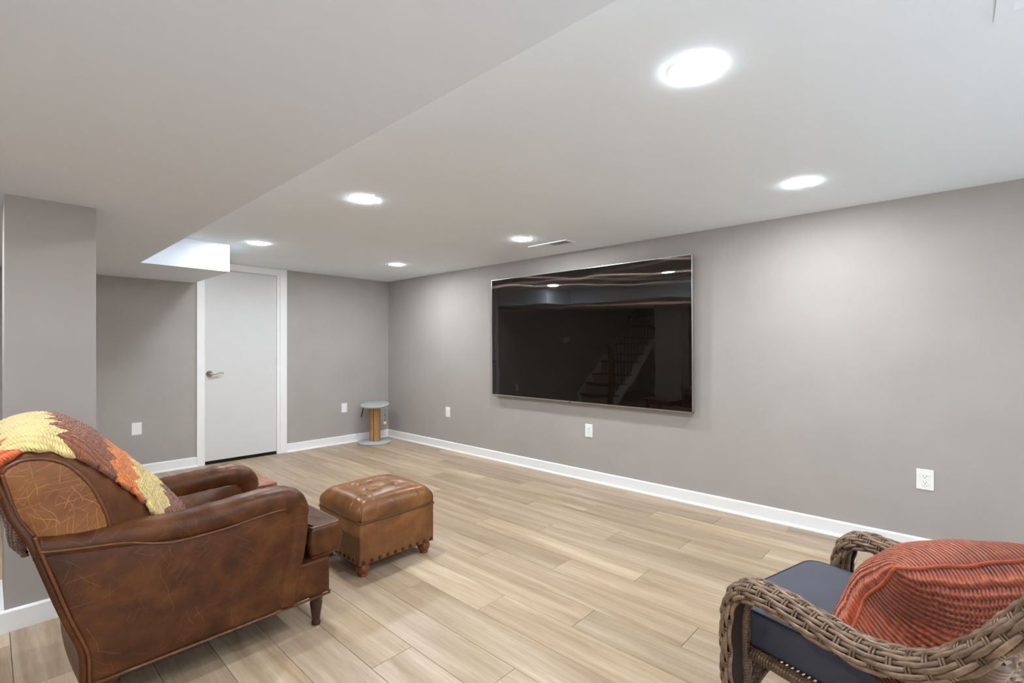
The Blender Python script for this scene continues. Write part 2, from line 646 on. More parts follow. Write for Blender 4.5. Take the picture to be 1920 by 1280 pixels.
def baseboard(name, a, b, wall, shoe=True, h=0.098, parent=None):
    bm = bmesh.new()
    if wall == 'right':
        prism(bm, [(XW - o, z) for o, z in base_profile(shoe=shoe, h=h)], a, b, 'y')
    else:
        prism(bm, [(wall - o, z) for o, z in base_profile(shoe=shoe, h=h)], a, b, 'x')
    return struct(name, bm, M_TRIM, parent)
baseboard('baseboard_right', YF, YW, 'right')
bb = bmesh.new()
for a, b in ((2.318, XW), (0.0, 1.434)):
    prism(bb, [(YW - o, z) for o, z in base_profile()], a, b, 'x')
struct('baseboard_back', bb, M_TRIM)
bb = prism(bmesh.new(), [(PIL[2] - o, z) for o, z in base_profile(shoe=False, h=0.092)], PIL[0] - 0.014, PIL[1] + 0.014, 'x')
prism(bb, [(PIL[0] - o, z) for o, z in base_profile(shoe=False, h=0.092)], PIL[2], PIL[3], 'y')
struct('baseboard_pillar', bb, M_TRIM)

# ------------------------------------------------------------------ doors
def casing_piece(pts):
    return prism(bmesh.new(), pts, YW - 0.017, YW + 0.001, 'y')
door = thing('door_1', 'white flush slab door with lever handle in the grey wall', 'door', (0, 0, 0))
door['kind'] = 'structure'
obj('slab', mkbox(DX0 + 0.003, DX1 - 0.003, YW - 0.004, YW + 0.034, 0.034, DZ1 - 0.003, bev=0.002), M_DOOR, door)
obj('casing', casing_piece([(1.430, 0), (DX0 - 0.001, 0), (DX0 - 0.001, DZ1), (1.430, DZ1)]), M_TRIM, door)
obj('casing', casing_piece([(DX1 + 0.030, 0), (2.318, 0), (2.318, ZC - 0.002), (DX1 + 0.030, ZC - 0.002)]), M_TRIM, door)
obj('casing', casing_piece([(SJX + 0.002, DZ1 + 0.012), (DX1 + 0.030, DZ1 + 0.012), (DX1 + 0.030, ZC - 0.002), (SJX + 0.002, ZC - 0.002)]), M_TRIM, door)
obj('jamb', prism(bmesh.new(), [(DX1 - 0.001, 0), (DX1 + 0.030, 0), (DX1 + 0.030, DZ1 + 0.012), (DX0, DZ1 + 0.012), (DX0, DZ1), (DX1 - 0.001, DZ1)], YW - 0.009, YW + 0.05, 'y'), M_TRIM, door)
obj('threshold_gap', mkbox(DX0, DX1, YW + 0.02, YW + 0.11, -0.012, 0.034), M_DARK, door)
hx, hz, hy = 1.545, 0.928, YW - 0.004
hd = bmesh.new()
lathe(hd, [(0.0001, 0.0), (0.033, 0.0), (0.033, 0.004), (0.030, 0.009), (0.014, 0.012), (0.012, 0.03), (0.012, 0.05), (0.0001, 0.052)], 24)
bmesh.ops.transform(hd, matrix=Matrix.Translation((hx, hy, hz)) @ Matrix.Rotation(math.pi / 2, 4, 'X'), verts=hd.verts)
tube(hd, catmull([(hx - 0.004, hy - 0.047, hz), (hx + 0.03, hy - 0.05, hz + 0.001), (hx + 0.065, hy - 0.05, hz + 0.010), (hx + 0.095, hy - 0.05, hz + 0.014), (hx + 0.118, hy - 0.048, hz + 0.004)], 5), lambda t: 0.0105 - 0.004 * t, 10)
tag(obj('handle', hd, M_NICKEL, door, True), 'brushed nickel lever handle')

# unseen pale rug, added to bounce neutral light up to the ceiling
rug_b = puff(bmesh.new(), round_poly([(-1.0, YF + 0.12), (2.7, YF + 0.12), (2.7, -0.56), (-1.0, -0.56)], 0.03, 4), 0.0, 0.012, 0.004)
tag(obj('bounce_rug', rug_b, plain('pale_bounce', lin(226, 228, 232), 0.95, var=0.03, vscale=30, bump=0.4, bscale=300)), 'unseen pale grey rug added on the plank floor to bounce sunlight', 'rug')

# ------------------------------------------------------------------ ceiling lamps and vents
def mat_lens():
    m = NT('led_lens')
    m.t.nodes.remove(m.b)
    e = m.n('ShaderNodeEmission')
    e.inputs['Color'].default_value = (0.92, 0.965, 1.0, 1)
    e.inputs['Strength'].default_value = LAMP_STRENGTH
    m.l(e.outputs[0], m.t.nodes['Material Output'].inputs['Surface'])
    return m.m
M_LENS = mat_lens()

def make_lamp():
    t = thing('recessed_light', 'x', 'ceiling light', (0, 0, ZC))
    obj('trim_ring', lathe(bmesh.new(), [(0.0736, -0.0004), (0.0738, -0.0007), (0.0815, -0.0007), (0.0825, 0.0), (0.0736, 0.0)], 48), M_PLASTIC, t)
    obj('lens', lathe(bmesh.new(), [(0.0001, -0.0046), (0.03, -0.0045), (0.055, -0.0041), (0.068, -0.0036), (0.0725, -0.0029), (0.0735, -0.0020), (0.0735, -0.0005), (0.0001, -0.0005)], 40), M_LENS, t, True)
    return t
lamp0 = make_lamp()
LAMPS = [((1.52, 0.61), 'round white recessed light between the soffit and the large return grille'),
         ((2.96, 0.61), 'round recessed light above the blank right stretch of the television wall'),
         ((1.52, 2.60), 'round recessed light above the leather ottoman'),
         ((1.555, 4.352), 'round recessed light close to the bright end face of the soffit'),
         ((2.96, 2.60), 'round recessed light beside the small ceiling register above the television'),
         ((2.96, 4.38), 'round recessed light above the cat scratching post corner'),
         ((1.52, -1.40), 'unseen recessed light added between the return grille and the rear wall'),  # entries from here on are unseen lights, added to brighten the room
         ((-0.45, 3.00), 'unseen recessed light added in the soffit beside the pillar'),
         ((-0.45, 1.60), 'unseen recessed light added in the soffit behind the armchair'),
         ((-0.45, 0.20), 'unseen recessed light added in the soffit across from the wicker chair'),
         ((-0.50, -1.70), 'unseen recessed light added in the soffit near the rear wall')]
for i, ((x, y), lab) in enumerate(LAMPS):
    o = lamp0 if i == 0 else copy_tree(lamp0)
    o.location = (x, y, ZC if x > SXE else ZS)
    tag(o, lab, 'ceiling light', 'recessed ceiling lights')

def register(name, label, x0, x1, y0, y1, along, rim, n, tilt, split=False):
    t = thing(name, label, 'vent', ((x0 + x1) / 2, (y0 + y1) / 2, ZC))
    hx_, hy_ = (x1 - x0) / 2, (y1 - y0) / 2
    fr = bmesh.new()
    for a in ((-hx_, hx_, -hy_, -hy_ + rim), (-hx_, hx_, hy_ - rim, hy_), (-hx_, -hx_ + rim, -hy_ + rim, hy_ - rim), (hx_ - rim, hx_, -hy_ + rim, hy_ - rim)):
        box(fr, *a, -0.006, 0.0)
    if split:
        box(fr, -hx_ + rim, hx_ - rim, -0.006, 0.006, -0.006, 0.0)
    obj('frame', fr, M_CEIL, t)
    obj('duct', mkbox(-hx_ + rim * 0.8, hx_ - rim * 0.8, -hy_ + rim * 0.8, hy_ - rim * 0.8, -0.001, 0.0005), M_DARK, t)
    me = None
    for i in range(n):
        f = (i + 0.5) / n
        if along == 'y':
            pos, L = (-hx_ + rim + (2 * hx_ - 2 * rim) * f, 0, -0.003), hy_ - rim
        else:
            pos, L = (0, -hy_ + rim + (2 * hy_ - 2 * rim) * f, -0.003), hx_ - rim
        if me is None:
            b = bmesh.new()
            wd = (hx_ if along == 'y' else hy_) * 0.9 / n
            if along == 'y':
                box(b, -wd, wd, -L, L, -0.0006, 0.0006)
            else:
                box(b, -L, L, -wd, wd, -0.0006, 0.0006)
            s = obj('slat', b, M_CEIL, t)
            me = s.data
        else:
            s = obj('slat', me, None, t)
        s.location = pos
        a = tilt
        if split and f < 0.5:
            a = -tilt
        s.rotation_euler = (0, a, 0) if along == 'y' else (a, 0, 0)
    return t
register('air_register', 'small white two-way air register in the ceiling above the television', 3.205, 3.335, 2.34, 2.75, 'x', 0.022, 22, math.radians(-38), True)
register('return_grille', 'large white louvred return air grille in the ceiling', 1.30, 1.842, -0.68, -0.078, 'y', 0.034, 30, math.radians(22))

# ------------------------------------------------------------------ television
TY0, TY1, TZ0, TZ1 = 1.457, 3.592, 0.700, 1.903
def mat_screen():
    m = NT('glossy_black_screen')
    m.b.inputs['Base Color'].default_value = (0.0015, 0.0015, 0.0015, 1)
    m.set(Roughness=0.012)
    m.b.inputs['IOR'].default_value = 1.5
    v = m.coord(scale=(1, 1.4, 3.0))
    wob = m.noise(v, 1.3, 1)
    nb = m.bump(wob, 0.10, 0.02)
    g = m.n('ShaderNodeBsdfAnisotropic')
    g.inputs['Color'].default_value = (0.9, 0.62, 0.5, 1)
    g.inputs['Roughness'].default_value = 0.15
    g.inputs['Anisotropy'].default_value = 0.93
    tan = m.n('ShaderNodeTangent', direction_type='RADIAL', axis='Z')
    m.l(tan.outputs[0], g.inputs['Tangent'])
    m.l(nb, g.inputs['Normal'])
    g.inputs['Rotation'].default_value = 0.25
    mx = m.n('ShaderNodeMixShader')
    mx.inputs[0].default_value = 0.022
    m.l(m.b.outputs[0], mx.inputs[1])
    m.l(g.outputs[0], mx.inputs[2])
    m.l(mx.outputs[0], m.t.nodes['Material Output'].inputs['Surface'])
    return m.m
tv = thing('television', 'huge wall-mounted flat television with glossy black screen and thin silver edge', 'television', (3.606, (TY0 + TY1) / 2, TZ0))
tv.rotation_euler = (0, -0.009, 0)
hw, hh = (TY1 - TY0) / 2, TZ1 - TZ0
obj('screen', mkbox(-0.0005, 0.004, -hw + 0.004, hw - 0.004, 0.009, hh - 0.004), mat_screen(), tv)
obj('cabinet', mkbox(0.003, 0.034, -hw + 0.003, hw - 0.003, 0.003, hh - 0.003), M_BLACK, tv)
bz = bmesh.new()
for a in ((-hw, -hw + 0.005, 0, hh), (hw - 0.004, hw, 0, hh), (-hw, hw, 0, 0.010), (-hw, hw, hh - 0.004, hh)):
    box(bz, -0.002, 0.022, *a)
tag(obj('bezel', bz, M_SILVER, tv), 'thin silver metal edge')
obj('sensor', mkbox(-0.004, 0.004, 0.055, 0.085, -0.005, 0.002, bev=0.002), M_BLACK, tv)
obj('wall_mount', mkbox(0.03, 0.07, -0.35, 0.35, 0.3, 0.9), M_BLACK, tv)

# ------------------------------------------------------------------ wall outlets
def outlet(label, pos, face, style='duplex', w=0.078, h=0.118):
    t = thing('wall_outlet', label, 'outlet', pos, 0.0 if face == 'x' else -math.pi / 2, 'white wall plates')
    # built facing -x
    pl = bmesh.new()
    box(pl, -0.006, 0.0005, -w / 2, w / 2, -h / 2, h / 2, bev=0.003, seg=2)
    obj('plate', pl, M_PLASTIC, t)
    obj('insert', mkbox(-0.0085, -0.005, -0.0168, 0.0168, -0.034, 0.034, bev=0.001), M_PLASTIC, t)
    if style == 'duplex':
        for dz in (0.0165, -0.0165):
            s = bmesh.new()
            box(s, -0.0089, -0.0083, -0.0075, -0.0055, dz, dz + 0.009)
            box(s, -0.0089, -0.0083, 0.0055, 0.0075, dz, dz + 0.008)
            obj('slot', s, M_SLOT, t)
            g = lathe(bmesh.new(), [(0.0026, -0.0089), (0.0026, -0.0083)], 10)
            bmesh.ops.transform(g, matrix=Matrix.Translation((0, 0, dz - 0.006)) @ Matrix(((0, 0, 1, 0), (0, 1, 0, 0), (1, 0, 0, 0), (0, 0, 0, 1))), verts=g.verts)
            obj('ground_hole', g, M_SLOT, t)
    elif style == 'rocker':
        obj('rocker', mkbox(-0.0105, -0.008, -0.0145, 0.0145, -0.031, 0.031, bev=0.0012), M_PLASTIC, t)
    elif style == 'adapter':
        obj('plug_adapter', mkbox(-0.035, -0.008, -0.02, 0.02, -0.045, 0.0, bev=0.005, seg=2), M_PLASTIC, t)
        obj('adapter_face', mkbox(-0.0365, -0.0345, -0.012, 0.012, -0.036, -0.010), M_GREYVENT, t)
    return t
outlet('white duplex outlet low on the television wall near the wicker chair', (XW, 0.126, 0.437), 'x')
outlet('white outlet plate directly below the television', (XW, 2.424, 0.452), 'x', 'duplex')
outlet('plain white wall plate between the television and the corner', (XW, 4.384, 0.442), 'x', 'rocker')
outlet('white duplex outlet on the wall between pillar and door', (0.949, YW, 0.440), 'y')
outlet('white outlet with a small plugged-in adapter beside the scratching post', (3.029, YW, 0.445), 'y', 'adapter')
sw = outlet('wide white switch plate on the wall by the stairs', (-0.42, YW, 1.27), 'y', 'rocker', 0.16, 0.118)
sw.name = 'light_switch'
sw.location.x = -0.50

# ------------------------------------------------------------------ cat scratching post
M_FELT = plain('grey_plush', lin(172, 178, 178), 0.95, var=0.06, vscale=40, bump=0.5, bscale=400)
def mat_jute():
    m = NT('jute_wrap')
    v = m.coord()
    wv = m.n('ShaderNodeTexWave', wave_type='BANDS', bands_direction='Z')
    wv.inputs['Scale'].default_value = 60
    wv.inputs['Distortion'].default_value = 1.2
    m.l(v, wv.inputs['Vector'])
    c = m.mix(0.5, m.ramp(m.noise(v, 24, 4, 0.7), [(0.3, lin(150, 104, 62)), (0.7, lin(204, 160, 112))]), m.ramp(wv.outputs['Fac'], [(0.1, lin(150, 104, 62)), (0.8, lin(202, 158, 112))]))
    m.l(c, m.b.inputs['Base Color'])
    m.set(Roughness=0.9)
    m.bump(wv.outputs['Fac'], 0.6, 0.004)
    return m.m
cat = thing('cat_scratching_post', 'small jute scratching post with round grey base and top', 'scratching post', (3.305, 5.375, 0))
obj('base', lathe(bmesh.new(), [(0.0001, 0), (0.196, 0), (0.202, 0.006), (0.202, 0.018), (0.194, 0.026), (0.0001, 0.027)], 48), M_FELT, cat, True)
post = bmesh.new()
prof = [(0.0001, 0.02)]
for i in range(64):
    z = 0.02 + 0.425 * i / 63
    prof.append((0.066 + 0.0016 * (i % 2) + 0.004 * max(0, (z - 0.25) / 0.2) * noise.noise((z * 30, 1, 2)), z))
prof.append((0.0001, 0.446))
lathe(post, prof, 28)
obj('post', post, mat_jute(), cat, True)
seam = mktube([(-0.05, -0.048, 0.03 + 0.41 * i / 20) for i in range(21)], 0.003, 6)
bmesh.ops.transform(seam, matrix=Matrix.Rotation(math.radians(0), 4, 'Z'), verts=seam.verts)
obj('seam', seam, plain('brown_cord', lin(84, 52, 28), 0.8), cat, True)
top = lathe(bmesh.new(), [(0.0001, 0), (0.168, 0), (0.176, 0.006), (0.176, 0.016), (0.168, 0.022), (0.0001, 0.023)], 48)
to = obj('top_board', top, M_FELT, cat, True)
to.location = (0, 0, 0.470)
to.rotation_euler = (math.radians(4), math.radians(-5), 0)
lo_ = obj('under_board', lathe(bmesh.new(), [(0.0001, 0), (0.150, 0), (0.150, 0.010), (0.0001, 0.010)], 40), plain('pale_board', lin(205, 196, 180), 0.8), cat, True)
lo_.location = (0, 0, 0.444)
obj('neck', lathe(bmesh.new(), [(0.05, 0.45), (0.05, 0.474)], 20), M_BLACK, cat, True)
u_ = Vector((math.sin(YAW), -math.cos(YAW), 0))
stp = u_ * -0.145 + Vector((0, 0, 0.0))
obj('strap', mktube([stp + Vector((0, 0, 0.452)), stp + u_ * -0.012 + Vector((0, 0, 0.39)), stp + u_ * -0.026 + Vector((0, 0, 0.325))], 0.007, 8), M_BLACK, cat, True)
sp = u_ * 0.125
obj('string', mktube([sp + Vector((0, 0, 0.446)), sp + Vector((0, 0, 0.36)), sp + Vector((0, 0, 0.27))], 0.0014, 6), M_BLACK, cat)
for z, r in ((0.352, 0.0065), (0.278, 0.0075)):
    bd = bmesh.new()
    bmesh.ops.create_uvsphere(bd, u_segments=12, v_segments=8, radius=r, matrix=Matrix.Translation(sp + Vector((0, 0, z))))
    obj('bead', bd, M_BLACK, cat, True)
bl = bmesh.new()
bmesh.ops.create_icosphere(bl, subdivisions=3, radius=0.021, matrix=Matrix.Translation(sp + Vector((0, 0, 0.25))))
for v in bl.verts:
    v.co += v.normal * 0.004 * noise.noise(v.co * 120)
obj('toy_ball', bl, plain('cream_fluff', lin(226, 200, 160), 1.0, var=0.1, vscale=60), cat, True)

# ------------------------------------------------------------------ armchair (faces +x, near side at y = 2.0)
AY0, AY1 = 1.988, 2.672
AYM = (AY0 + AY1) / 2
ac = thing('leather_armchair', 'worn brown leather club armchair with rolled arms and dark turned legs', 'armchair')
ARMW = 0.062
arm_path = [(0.100, 0.600), (0.20, 0.585), (0.285, 0.580), (0.36, 0.574), (0.48, 0.566), (0.60, 0.570), (0.72, 0.577), (0.80, 0.578), (0.850, 0.562), (0.876, 0.525), (0.880, 0.46), (0.866, 0.345), (0.843, 0.24), (0.826, 0.145)]
def arm_mesh(yc, mir):
    P = catmull([(x, 0, z) for x, z in arm_path], 6)
    n = len(P)
    bm = bmesh.new()
    rings = []
    N = 20
    for i, p in enumerate(P):
        t = (P[min(i + 1, n - 1)] - P[max(i - 1, 0)]).normalized()
        nn = Vector((-t.z, 0, t.x))     # outward (up on the top, forward on the front)
        f = i / (n - 1)
        hgt = 0.040 + 0.012 * min(1, max(0, (p.x - 0.3) / 0.45)) if p.z > 0.5 else 0.044
        hgt *= 0.72 + 0.28 * min(1, p.x / 0.32)
        wd = ARMW * (0.9 + 0.1 * min(1, f * 3))
        # soft wrinkles on the front roll
        wr = 0.0035 * noise.noise(Vector((p.x * 60, yc * 9, p.z * 60)))
        ring = []
        for k in range(N):
            a = 2 * math.pi * k / N
            ca, sa = math.cos(a), math.sin(a)
            y = wd * math.copysign(abs(ca) ** 0.8, ca)
            h = (hgt + wr) * math.copysign(abs(sa) ** 0.85, sa)
            if sa < 0:
                h *= 1.25
            ring.append(bm.verts.new((p.x + nn.x * h, yc + mir * y, p.z + nn.z * h)))
        rings.append(ring)
    for a, b in zip(rings, rings[1:]):
        for k in range(N):
            bm.faces.new((a[k], a[(k + 1) % N], b[(k + 1) % N], b[k]))
    bm.faces.new(rings[0])
    bm.faces.new(rings[-1])
    return bm
rear = [(0.094, 0.636), (0.110, 0.588), (0.137, 0.494), (0.173, 0.370), (0.206, 0.273), (0.217, 0.222), (0.218, 0.142)]
panel_outline = [(0.104, 0.600), (0.137, 0.494), (0.173, 0.370), (0.206, 0.273), (0.217, 0.222), (0.218, 0.142), (0.50, 0.142), (0.802, 0.142), (0.832, 0.30), (0.862, 0.44), (0.866, 0.53), (0.80, 0.555), (0.60, 0.545), (0.46, 0.540), (0.30, 0.565)]
pipe_line = [(0.106, 0.592), (0.20, 0.577), (0.307, 0.562), (0.38, 0.538), (0.457, 0.524), (0.597, 0.527), (0.70, 0.538), (0.80, 0.546), (0.852, 0.545), (0.868, 0.530), (0.867, 0.49), (0.854, 0.407), (0.832, 0.28), (0.803, 0.148)]
for yc, mir, yo, yi in ((AY0 + ARMW, 1, AY0 + 0.012, AY0 + 0.115), (AY1 - ARMW, -1, AY1 - 0.012, AY1 - 0.115)):
    obj('arm_roll', arm_mesh(yc, mir), M_LEATHER, ac, True)
    bm = bmesh.new()
    sg = -1 if yo < yi else 1
    puff(bm, [Vector(p) for p in panel_outline], -abs(yi - yo), 0.0, 0.010, 0.006, lambda x, z, h: (x, yo + sg * h, z), both=False)
    sp_ = obj('side_panel', bm, M_LEATHER, ac, True)
    obj('piping', mktube([(p.x, yo + sg * 0.004, p.z) for p in catmull([(x, 0, z) for x, z in pipe_line], 6)], 0.0045, 8), M_PIPING, sp_, True)
    obj('piping', mktube([(p.x, yo + sg * 0.002, p.z) for p in catmull([(0.096, 0, 0.64), (0.110, 0, 0.588), (0.137, 0, 0.494), (0.173, 0, 0.370), (0.206, 0, 0.273), (0.217, 0, 0.222), (0.218, 0, 0.138)], 5)], 0.005, 8), M_PIPING, sp_, True)
    obj('piping', mktube([(x, yo + sg * 0.002, 0.139) for x in (0.218, 0.4, 0.6, 0.8, 1.008)], 0.005, 8), M_PIPING, sp_, True)

# seat base and front rail
obj('front_rail', puff(bmesh.new(), round_poly([(0.30, AY0 + 0.016), (1.014, AY0 + 0.016), (1.014, AY1 - 0.016), (0.30, AY1 - 0.016)], 0.02), 0.140, 0.292, 0.012), M_LEATHER, ac, True)
obj('piping', mktube([(1.012, y, 0.139) for y in (AY0 + 0.02, AYM, AY1 - 0.02)], 0.005, 8), M_PIPING, ac, True)

# T-shaped seat cushion
co = [(0.33, AY0 + 0.118), (0.935, AY0 + 0.118), (0.935, AY0 + 0.038), (1.088, AY0 + 0.038), (1.088, AY1 - 0.038), (0.935, AY1 - 0.038), (0.935, AY1 - 0.118), (0.33, AY1 - 0.118)]
cor = round_poly(co, [0.02, 0.02, 0.02, 0.045, 0.045, 0.02, 0.02, 0.02], 6)
cu = puff(bmesh.new(), cor, 0.288, 0.425, 0.026, 0.022, bulge=0.010)
cush = obj('seat_cushion', cu, M_LEATHER, ac, True)
ci = inset(cor, 0.012)
obj('piping', mktube([(p.x, p.y, 0.419) for p in ci], 0.0048, 8, closed=True), M_PIPING, cush, True)
obj('piping', mktube([(p.x, p.y, 0.294) for p in ci], 0.0048, 8, closed=True), M_PIPING, cush, True)

# shaped back: side profile (near) and crown profile (middle) joined by an elliptical bulge
PA = [(0.062, 0.70), (0.026, 0.810), (0.036, 0.842), (0.072, 0.864), (0.121, 0.860), (0.173, 0.830), (0.226, 0.755), (0.262, 0.657), (0.274, 0.58), (0.285, 0.50), (0.29, 0.40)]
PB = [(0.055, 0.72), (0.012, 0.835), (0.030, 0.900), (0.085, 0.940), (0.155, 0.940), (0.225, 0.895), (0.298, 0.820), (0.375, 0.735), (0.452, 0.640), (0.520, 0.54), (0.555, 0.42)]
PAc = catmull([(x, 0, z) for x, z in PA], 8)
PBc = catmull([(x, 0, z) for x, z in PB], 8)
def back_pt(s, y):
    q = min(1, abs(y - AYM) / 0.296)
    e = math.sqrt(max(0, 1 - q * q)) ** 0.9
    f = s * (len(PAc) - 1)
    i = min(int(f), len(PAc) - 2)
    a = PAc[i].lerp(PAc[i + 1], f - i)
    b = PBc[i].lerp(PBc[i + 1], f - i)
    p = a.lerp(b, e)
    return Vector((p.x, y, p.z))
BY0, BY1 = AYM - 0.296, AYM + 0.296
bkm = bmesh.new()
def back_fn(u, v):
    y = AYM - 0.296 * math.cos(math.pi * v)
    p = back_pt(u, y)
    # button pleats radiating on the crest
    cr = max(0, math.sin((y - 2.0) * 45)) ** 12 * 0.006 * max(0, 1 - abs(u - 0.45) * 3)
    p.z -= cr
    return p
grid(bkm, back_fn, 80, 48)
bo = obj('inside_back', bkm, M_LEATHER_DK, ac, True)
wing = [(0.096, 0.640), (0.062, 0.70), (0.043, 0.773), (0.026, 0.828), (0.036, 0.846), (0.072, 0.864), (0.121, 0.860), (0.173, 0.830), (0.226, 0.755), (0.262, 0.657), (0.274, 0.58), (0.27, 0.50), (0.14, 0.50)]
for yo, sg in ((BY0, -1), (BY1, 1)):
    w = puff(bmesh.new(), [Vector(p) for p in wing], -0.03, 0.004, 0.006, 0.006, lambda x, z, h: (x, yo + sg * h, z), both=False)
    wo_ = obj('back_side_panel', w, M_LEATHER_SCR, ac, True)
    ps = catmull([(x, 0, z) for x, z in [(0.030, 0.836), (0.040, 0.850), (0.072, 0.866), (0.121, 0.862), (0.173, 0.832), (0.227, 0.756), (0.264, 0.657), (0.277, 0.58)]], 6)
    obj('piping', mktube([(p.x, yo + sg * 0.001, p.z) for p in ps], 0.0058, 8), M_PIPING, wo_, True)
    ps = catmull([(x, 0, z) for x, z in [(0.030, 0.832), (0.043, 0.773), (0.062, 0.70), (0.096, 0.632)]], 6)
    obj('piping', mktube([(p.x, yo + sg * 0.003, p.z) for p in ps], 0.005, 8), M_PIPING, wo_, True)
# outside back panel
rp = catmull([(x, 0, z) for x, z in [(0.028, 0.83), (0.043, 0.773), (0.062, 0.70), (0.096, 0.632), (0.110, 0.588), (0.137, 0.494), (0.173, 0.370), (0.206, 0.273), (0.217, 0.222), (0.218, 0.142)]], 5)
rb = bmesh.new()
def rear_fn(u, v):
    f = u * (len(rp) - 1)
    i = min(int(f), len(rp) - 2)
    p = rp[i].lerp(rp[i + 1], f - i)
    y = AY0 + 0.014 + (AY1 - AY0 - 0.028) * v
    inn = max(0, (p.z - 0.62) / 0.2)
    y = AYM + (y - AYM) * (1 - 0.12 * min(1, inn))
    return (p.x - 0.012 * math.sin(math.pi * v), y, p.z)
grid(rb, rear_fn, 40, 16)
ro = obj('outside_back', rb, M_LEATHER, ac, True)
sm = ro.modifiers.new('thickness', 'SOLIDIFY')
sm.thickness = 0.02
sm.offset = -1
obj('inner_frame', puff(bmesh.new(), round_poly([(0.24, AY0 + 0.05), (0.40, AY0 + 0.05), (0.40, AY1 - 0.05), (0.24, AY1 - 0.05)], 0.01), 0.15, 0.60, 0.01), M_LEATHER_DK, ac, True)
leg_prof = [(0.0001, 0.0), (0.0165, 0.0), (0.0195, 0.006), (0.0185, 0.016), (0.0155, 0.022), (0.0175, 0.030), (0.024, 0.075), (0.0265, 0.098), (0.0225, 0.105), (0.0275, 0.112), (0.0285, 0.128), (0.027, 0.145), (0.0001, 0.145)]
for x, y in ((0.968, AY0 + 0.056), (0.968, AY1 - 0.056), (0.275, AY0 + 0.06), (0.275, AY1 - 0.06)):
    obj('leg', lathe(bmesh.new(), leg_prof, 20, (x, y, 0)), M_LEGDARK, ac, True)

# ------------------------------------------------------------------ crocheted blanket over the chair back
def mat_blanket():
    m = NT('crochet_yarn')
    uv = m.n('ShaderNodeUVMap')
    sep = m.n('ShaderNodeSeparateXYZ')
    m.l(uv.outputs[0], sep.inputs[0])
    U, V = sep.outputs[0], sep.outputs[1]
    # zigzag edges: triangle wave across the width
    tri = m.math('PINGPONG', V, 0.035)
    nz = m.n('ShaderNodeTexNoise')
    nz.inputs['Scale'].default_value = 60
    nz.inputs['Detail'].default_value = 1
    m.l(uv.outputs[0], nz.inputs['Vector'])
    s = m.math('ADD', U, m.math('MULTIPLY', tri, 1.1))
    s = m.math('ADD', s, m.math('MULTIPLY', m.math('SUBTRACT', nz.outputs['Fac'], 0.5), 0.012))
    brown, yel, org = lin(146, 84, 54), lin(240, 212, 140), lin(238, 134, 62)
    dbr, dor = lin(96, 56, 36), lin(226, 100, 40)
    c = m.ramp(s, [(0.0, dbr), (BL[0], dor), (BL[1], yel), (BL[2], brown), (BL[3], org), (BL[4], yel), (BL[5], brown)], 'CONSTANT')
    # yarn relief: ribs along the length, stitches across
    wv = m.math('SINE', m.math('MULTIPLY', m.math('ADD', V, m.math('MULTIPLY', U, 0.25)), 6.2832 / 0.017))
    st_ = m.math('SINE', m.math('MULTIPLY', U, 6.2832 / 0.0075))
    h = m.math('ADD', m.math('MULTIPLY', wv, 0.6), m.math('MULTIPLY', st_, 0.35))
    n2 = m.n('ShaderNodeTexNoise')
    n2.inputs['Scale'].default_value = 190
    n2.inputs['Detail'].default_value = 3
    m.l(uv.outputs[0], n2.inputs['Vector'])
    h = m.math('ADD', h, m.math('MULTIPLY', n2.outputs['Fac'], 1.4))
    dark = m.ramp(m.math('ADD', m.math('MULTIPLY', h, 0.28), 0.3), [(0.0, 0.62), (0.4, 0.9), (1.0, 1.08)])
    c = m.mix(1.0, c, dark, 'MULTIPLY')
    m.l(c, m.b.inputs['Base Color'])
    m.set(Roughness=1.0)
    m.b.inputs['Sheen Weight'].default_value = 0.3
    m.b.inputs['Specular IOR Level'].default_value = 0.1
    m.bump(h, 0.9, 0.006)
    return m.m
BL = [0.20, 0.365, 0.500, 0.665, 0.775, 0.93]
blm = bmesh.new()
S0, S1 = 0.0, 1.0
NU, NV = 190, 110
def blanket_path(y):
    pts = []
    p0 = back_pt(0.0, y)
    for k in range(10):                       # hangs behind the back
        t = k / 10
        pts.append(Vector((p0.x - 0.022 + 0.028 * (1 - t), y, p0.z - 0.13 * (1 - t))))
    for k in range(60):
        s = S0 + (S1 - S0) * k / 59
        p = back_pt(s, y)
        q = back_pt(min(1, s + 0.01), y)
        r_ = back_pt(max(0, s - 0.01), y)
        t = (q - r_).normalized()
        n = Vector((-t.z, 0, t.x))
        n = n if n.dot(Vector((p.x - 0.16, 0, p.z - 0.6))) > 0 else -n
        pts.append(p + n * 0.020)
    return pts
def arclen(pts):
    L = [0]
    for a, b in zip(pts, pts[1:]):
        L.append(L[-1] + (b - a).length)
    return L
BYA, BYB = 2.037, 2.60
cols = []
